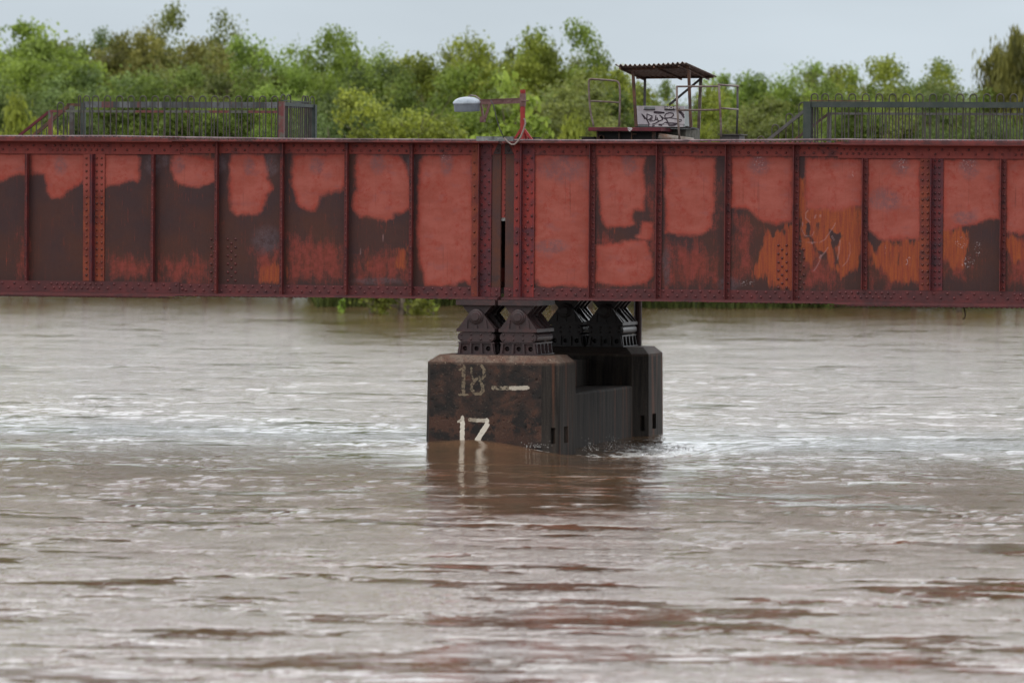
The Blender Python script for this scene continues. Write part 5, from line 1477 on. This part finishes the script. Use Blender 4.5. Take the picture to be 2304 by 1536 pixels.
WORDS = {'bright': 'bright green', 'yellow': 'yellow green', 'olive': 'olive', 'dark': 'dark green', 'grey': 'grey green', 'brown': 'brownish olive', 'mid': 'mid green', 'lime': 'fresh light green'}
tcount = 0
def tree(kind, px, topy, wpx, dist, color, label, name='tree', gnd=.4):
    global tcount
    tcount += 1; r = random.Random(tcount*13)
    cm, tm, H = r.choice(TEMPL[kind])
    h = (zat(topy, dist) - gnd)*{'weep': 1.13, 'sparse': 1.0}.get(kind, 1.01 if px < 1420 else 1.06); s = h/(H*1.0)
    R = {'round': 3.2, 'loose': 3.0, 'sparse': 2.7, 'weep': 3.1, 'bush': 2.4, 'broad': 2.2}[kind]
    w = wpx/2*dist/FPX
    q = at(px, dist)
    t_ = thing(name, (q.x, q.y, gnd), label, 'tree' if kind != 'bush' else 'bush')
    t_['group'] = 'trees on the far bank' if kind != 'bush' else 'bushes on the far bank'
    sx_ = max(.5, min(2.2*s, w/R*(1.6 if kind != 'sparse' else 1.75))); t_.scale = (sx_, sx_, s)
    t_.rotation_euler = (0, 0, r.uniform(0, 6.28))
    k = r.uniform(.92, 1.08); g = GREENS[color]
    a = bpy.data.objects.new('crown', cm); b = bpy.data.objects.new('trunk', tm)
    for o in (b, a): COL.objects.link(o); o.parent = t_
    a.color = (g[0]*k, g[1]*k, g[2]*k, 1)
    return t_
TL = [
 # kind, px, topY, width px, dist, colour, label
 ('round', 20, 28, 230, 300, 'bright', 'tall bright green tree at the left edge of the picture, reaching almost the top'),
 ('sparse', 150, 12, 110, 308, 'olive', 'thin open crowned tree with two wispy tops, tallest near the left corner'),
 ('round', 205, 84, 120, 320, 'grey', 'pale grey green tree in the dip right of the two wispy tops'),
 ('round', 268, 55, 150, 305, 'brown', 'brownish olive tree, left shoulder of the brown clump above the left fence'),
 ('loose', 322, 36, 90, 312, 'brown', 'loose brownish tree top poking up behind the brown clump'),
 ('round', 405, 30, 150, 312, 'olive', 'high domed olive tree above the middle of the left fence'),
 ('sparse', 512, 22, 125, 306, 'olive', 'sparse lone crowned tree leaning over the gap, branches bare against the sky'),
 ('round', 500, 105, 200, 300, 'brown', 'low brownish olive tree beneath the sparse lone crowned tree'),
 ('loose', 632, 58, 170, 285, 'lime', 'light green tree with open lobes right of the sparse lone crown'),
 ('round', 705, 78, 130, 292, 'bright', 'bright green tree between the open lobed tree and the dark green dome'),
 ('round', 790, 76, 160, 280, 'bright', 'rounded bright green dome above the end of the left fence'),
 ('loose', 868, 92, 110, 288, 'bright', 'green tree sloping down into the notch left of the drum gauge'),
 ('round', 965, 102, 150, 275, 'yellow', 'yellow green tree rising right of the notch in the treeline'),
 ('loose', 1050, 64, 130, 284, 'olive', 'olive topped tree left of the highest middle crown'),
 ('round', 1110, 58, 170, 272, 'yellow', 'broad yellow green tree directly above the red gauge post'),
 ('sparse', 1170, 36, 95, 290, 'olive', 'wispy olive tip, highest point in the middle of the treeline'),
 ('round', 1245, 58, 170, 276, 'bright', 'broad bright green tree right of the wispy middle tip'),
 ('loose', 1310, 82, 120, 284, 'olive', 'olive tree sloping down toward the shelter'),
 ('round', 1390, 128, 150, 268, 'yellow', 'yellow green tree standing directly left of the shelter roof'),
 ('loose', 1448, 168, 100, 280, 'mid', 'small mid green tree behind the left posts of the shelter'),
 ('round', 1500, 208, 110, 300, 'mid', 'low distant tree seen between the posts of the shelter'),
 ('round', 1585, 208, 120, 300, 'mid', 'low distant tree behind the right posts of the shelter'),
 ('round', 1680, 164, 150, 285, 'lime', 'light green tree right of the shelter, left half of a twin top'),
 ('loose', 1745, 134, 150, 290, 'lime', 'taller light green half of the twin top right of the shelter'),
 ('loose', 1850, 144, 110, 292, 'bright', 'slim green tree top left of the green railed fence'),
 ('round', 1925, 162, 150, 272, 'yellow', 'yellow olive tree behind the corner post of the right fence'),
 ('sparse', 1968, 140, 60, 285, 'brown', 'tiny wispy twig top rising over the right fence'),
 ('round', 2010, 158, 150, 268, 'yellow', 'yellow olive tree over the middle of the right fence'),
 ('round', 2085, 162, 130, 276, 'mid', 'mid green tree behind the hoops of the right fence'),
 ('loose', 2140, 168, 140, 262, 'dark', 'dark green bushy tree left of the drooping tree at the right edge'),
 ('loose', 2200, 185, 110, 275, 'yellow', 'small yellow green tree at the foot of the drooping right edge tree'),
 ('weep', 2292, 62, 150, 264, 'brown', 'tall drooping brown green tree at the right edge of the picture'),
]
for a in TL: tree(*a)
# middle and front rows, each crown its own
cols_l = ['dark', 'mid', 'grey', 'dark', 'olive', 'mid', 'olive', 'grey', 'olive', 'mid', 'lime', 'bright', 'bright', 'mid']
ML = [
 ('round', -30, 120, 220, 292, 'mid', 'mid green tree low at the left edge, under the tall bright one'),
 ('round', 95, 118, 190, 290, 'bright', 'bright green rounded crown above the sloping end of the left fence'),
 ('round', 60, 190, 170, 278, 'dark', 'dark green lower tree behind the foot of the sloping left fence'),
 ('bush', 60, 226, 130, 262, 'yellow', 'yellow green bush just above the girder at the far left'),
 ('round', 190, 150, 190, 286, 'grey', 'grey green crown behind the first hoops of the left fence'),
 ('round', 280, 150, 190, 284, 'mid', 'mid green crown below the brown clump above the left fence'),
 ('round', 375, 140, 200, 288, 'olive', 'olive crown right below the high domed olive tree'),
 ('round', 460, 165, 180, 280, 'mid', 'mid green crown behind the middle hoops of the left fence'),
 ('round', 560, 150, 190, 284, 'olive', 'olive green crown below the gap of sky left of centre'),
 ('loose', 655, 175, 170, 276, 'lime', 'soft light green crown behind the right end of the left fence'),
 ('loose', 735, 195, 150, 262, 'grey', 'soft grey green tree right of the dark green fence end post'),
 ('round', 820, 150, 180, 272, 'dark', 'dark green crown below the rounded bright dome'),
 ('loose', 905, 178, 200, 240, 'yellow', 'nearer yellow green tree with fine twigs left of the drum'),
 ('round', 1010, 165, 170, 268, 'mid', 'mid green crown behind the grey drum'),
 ('broad', 1150, 168, 150, 205, 'bright', 'nearer young tree with large leaves behind the red post'),
 ('round', 1100, 160, 200, 262, 'bright', 'green crown filling the space over the gauge arm'),
 ('loose', 1250, 150, 210, 250, 'olive', 'olive tree with thin grey branches right of the red post'),
 ('round', 1330, 180, 180, 256, 'mid', 'mid green crown behind the bent tube handrail'),
 ('bush', 1300, 262, 110, 240, 'yellow', 'straw coloured bush touching the girder left of the maroon platform'),
 ('round', 1640, 220, 150, 276, 'yellow', 'yellow green crown behind the square cornered handrail'),
 ('loose', 1745, 212, 190, 262, 'olive', 'olive tree behind the sloping end of the right fence'),
 ('round', 1860, 205, 160, 266, 'mid', 'mid green crown behind the corner post of the right fence'),
 ('round', 1950, 215, 170, 258, 'mid', 'mid green crown low behind the bars of the right fence'),
 ('round', 2060, 212, 180, 258, 'olive', 'olive crown low behind the bars, middle of the right fence'),
 ('round', 2160, 225, 170, 252, 'dark', 'dark crown low behind the bars, right part of the right fence'),
 ('round', 2250, 225, 160, 262, 'mid', 'mid green crown beneath the drooping tree at the right edge'),
 ('round', 1800, 192, 150, 280, 'bright', 'bright green crown in the small gap between the twin top and the slim tree'),
 ('round', 1890, 178, 130, 284, 'olive', 'olive crown between the slim green tree and the corner post tree'),
 ('round', 2130, 186, 150, 280, 'mid', 'mid green crown between the hoops tree and the dark bushy tree'),
 ('round', 2210, 205, 140, 284, 'olive', 'olive crown just left of the drooping right edge tree'),
 ('round', 2320, 170, 160, 284, 'olive', 'olive crown cut by the right edge, behind the drooping tree'),
 ('round', 2040, 190, 150, 284, 'bright', 'bright green crown deeper in the wood, middle of the right fence'),
 ('round', 1640, 200, 120, 290, 'mid', 'mid green crown at the left foot of the light green twin top'),
 ('round', 925, 138, 120, 290, 'mid', 'mid green crown filling the notch in the treeline left of the drum'),
 ('round', 570, 118, 120, 300, 'mid', 'mid green crown in the sky gap left of the open lobed tree'),
 ('round', 100, 80, 130, 304, 'mid', 'mid green crown below the two wispy tops near the left edge'),
]
for a in ML: tree(*a)
FL = []
rr = random.Random(9)
names = ['left edge', 'second hoop of the left fence', 'middle of the left fence', 'red corner post', 'drum', 'maroon platform', 'white pipe', 'right handrail', 'green corner post', 'right edge']
# low undergrowth filling between trunks, one mass
V = []; T = []
r = np.random.RandomState(77)
for k in range(1500):
    px = r.uniform(-260, 2560); d = bank_dist(px) + 5 + r.uniform(0, 28); q = at(px, d); hh = r.uniform(.4, 4.2); s = r.uniform(.5, 1.1); n = 42
    dd = r.normal(0, 1, (n, 3)); dd /= np.linalg.norm(dd, axis=1)[:, None]
    p_ = np.array([q.x, q.y, .3+hh]) + dd*s*np.array([1, 1, .8])
    nr = dd + r.normal(0, .6, (n, 3)); nr /= np.linalg.norm(nr, axis=1)[:, None]
    u = np.cross(nr, r.normal(0, 1, (n, 3))); u /= np.linalg.norm(u, axis=1)[:, None]; w = np.cross(nr, u)
    a = .17*r.uniform(.6, 1.3, n)[:, None]
    V.append(np.stack([p_-w*a, p_+u*a*.6, p_+w*a, p_-u*a*.6], 1).reshape(-1, 3)); T.append(np.clip(r.uniform(.05, .7)+r.normal(0, .15, n), 0, 1))
o = bpy.data.objects.new('undergrowth', quads_obj('undergrowth', np.concatenate(V), m_leaf, np.concatenate(T))); COL.objects.link(o)
o.color = (.85, .92, .7, 1)
tag(o, 'dense green undergrowth between the far trees', 'undergrowth', kind='stuff')

# flooded bushes under the girder
def flooded(px, dist, h, w, n, leaf, label, color, trunk=True, seed=1, lean=0):
    r = np.random.RandomState(seed); q = at(px, dist)
    t_ = thing('flooded_bush', (q.x, q.y, 0), label, 'bush', 'flooded bushes')
    tb = MB(); ends = []
    if trunk:
        tb.tube([(0, 0, -1), (.05, 0, .3), (.0+lean, .1, h*.8)], .16, 7, r1=.08)
        for k in range(7):
            a = r.uniform(0, 6.28); L = w*r.uniform(.5, 1)
            e_ = Vector((math.cos(a)*L, math.sin(a)*L*.6, r.uniform(.1, .9)*h)); tb.tube([(0, 0, r.uniform(.1, .4)*h), e_*.55+Vector((0, 0, .1)), e_], .05, 5, r1=.015); ends.append(e_)
    else:
        for k in range(5):
            e_ = Vector((r.normal(0, w*.4), r.normal(0, w*.3), h*r.uniform(.3, 1))); tb.tube([(0, 0, -.5), e_], .02, 5, r1=.01); ends.append(e_)
    V = []; T = []
    for k in range(n):
        e_ = np.array(ends[r.randint(len(ends))]) + r.normal(0, .28, 3)*np.array([w*.8, w*.6, .7]); e_[2] = max(e_[2], .02)
        nr = r.normal(0, 1, 3)+np.array([0, -.5, .3]); nr /= np.linalg.norm(nr); u = np.cross(nr, r.normal(0, 1, 3)); u /= np.linalg.norm(u); w_ = np.cross(nr, u); a = leaf*r.uniform(.5, 1.2)
        V += [e_-w_*a, e_+u*a*.6, e_+w_*a, e_-u*a*.6]; T.append(r.uniform(.1, 1))
    cr_ = bpy.data.objects.new('leaves', quads_obj('leaves', np.array(V), m_leaf, np.array(T))); COL.objects.link(cr_); cr_.parent = t_; cr_.color = color
    k_ = tb.build('stem', m_bark, None, smooth=True); k_.parent = t_; k_.location = (0, 0, 0)
flooded(905, 236, 1.6, 1.15, 420, .14, 'largest flooded bush under the left girder, dark trunk and yellow green leaves', (.62, .56, .36, 1), True, 3)
flooded(836, 238, 1.1, .8, 170, .15, 'flooded bush with pale round leaves and one upright stem, left of the dark trunk', (.85, .80, .48, 1), True, 4)
flooded(771, 240, .6, .25, 60, .13, 'small leafy sprig alone in the water, leftmost of the flooded bushes', (.9, 1.1, .6, 1), False, 5)
flooded(973, 238, .5, .3, 36, .13, 'last small sprig of leaves right of the dark flooded trunk', (1.0, 1.05, .5, 1), False, 6)
for px, d, w, lb in ((996, 262, .16, 'grey stem standing in the water near the first bearing'), (992, 300, .12, None), (1498, 258, .06, 'thin dark stake at the grassy bank right of the far pier block'), (745, 262, .14, 'dark tree stem in the tall grass left of the flooded bushes')):
    if lb is None: continue
    q = at(px, d); mb = MB(); mb.tube([(q.x, q.y, -1), (q.x+.05, q.y, 1.2), (q.x-.05, q.y, 2.6)], w, 7, r1=w*.7)
    tag(mb.build('stem', m_bark, origin=q, smooth=True), lb, 'stem')
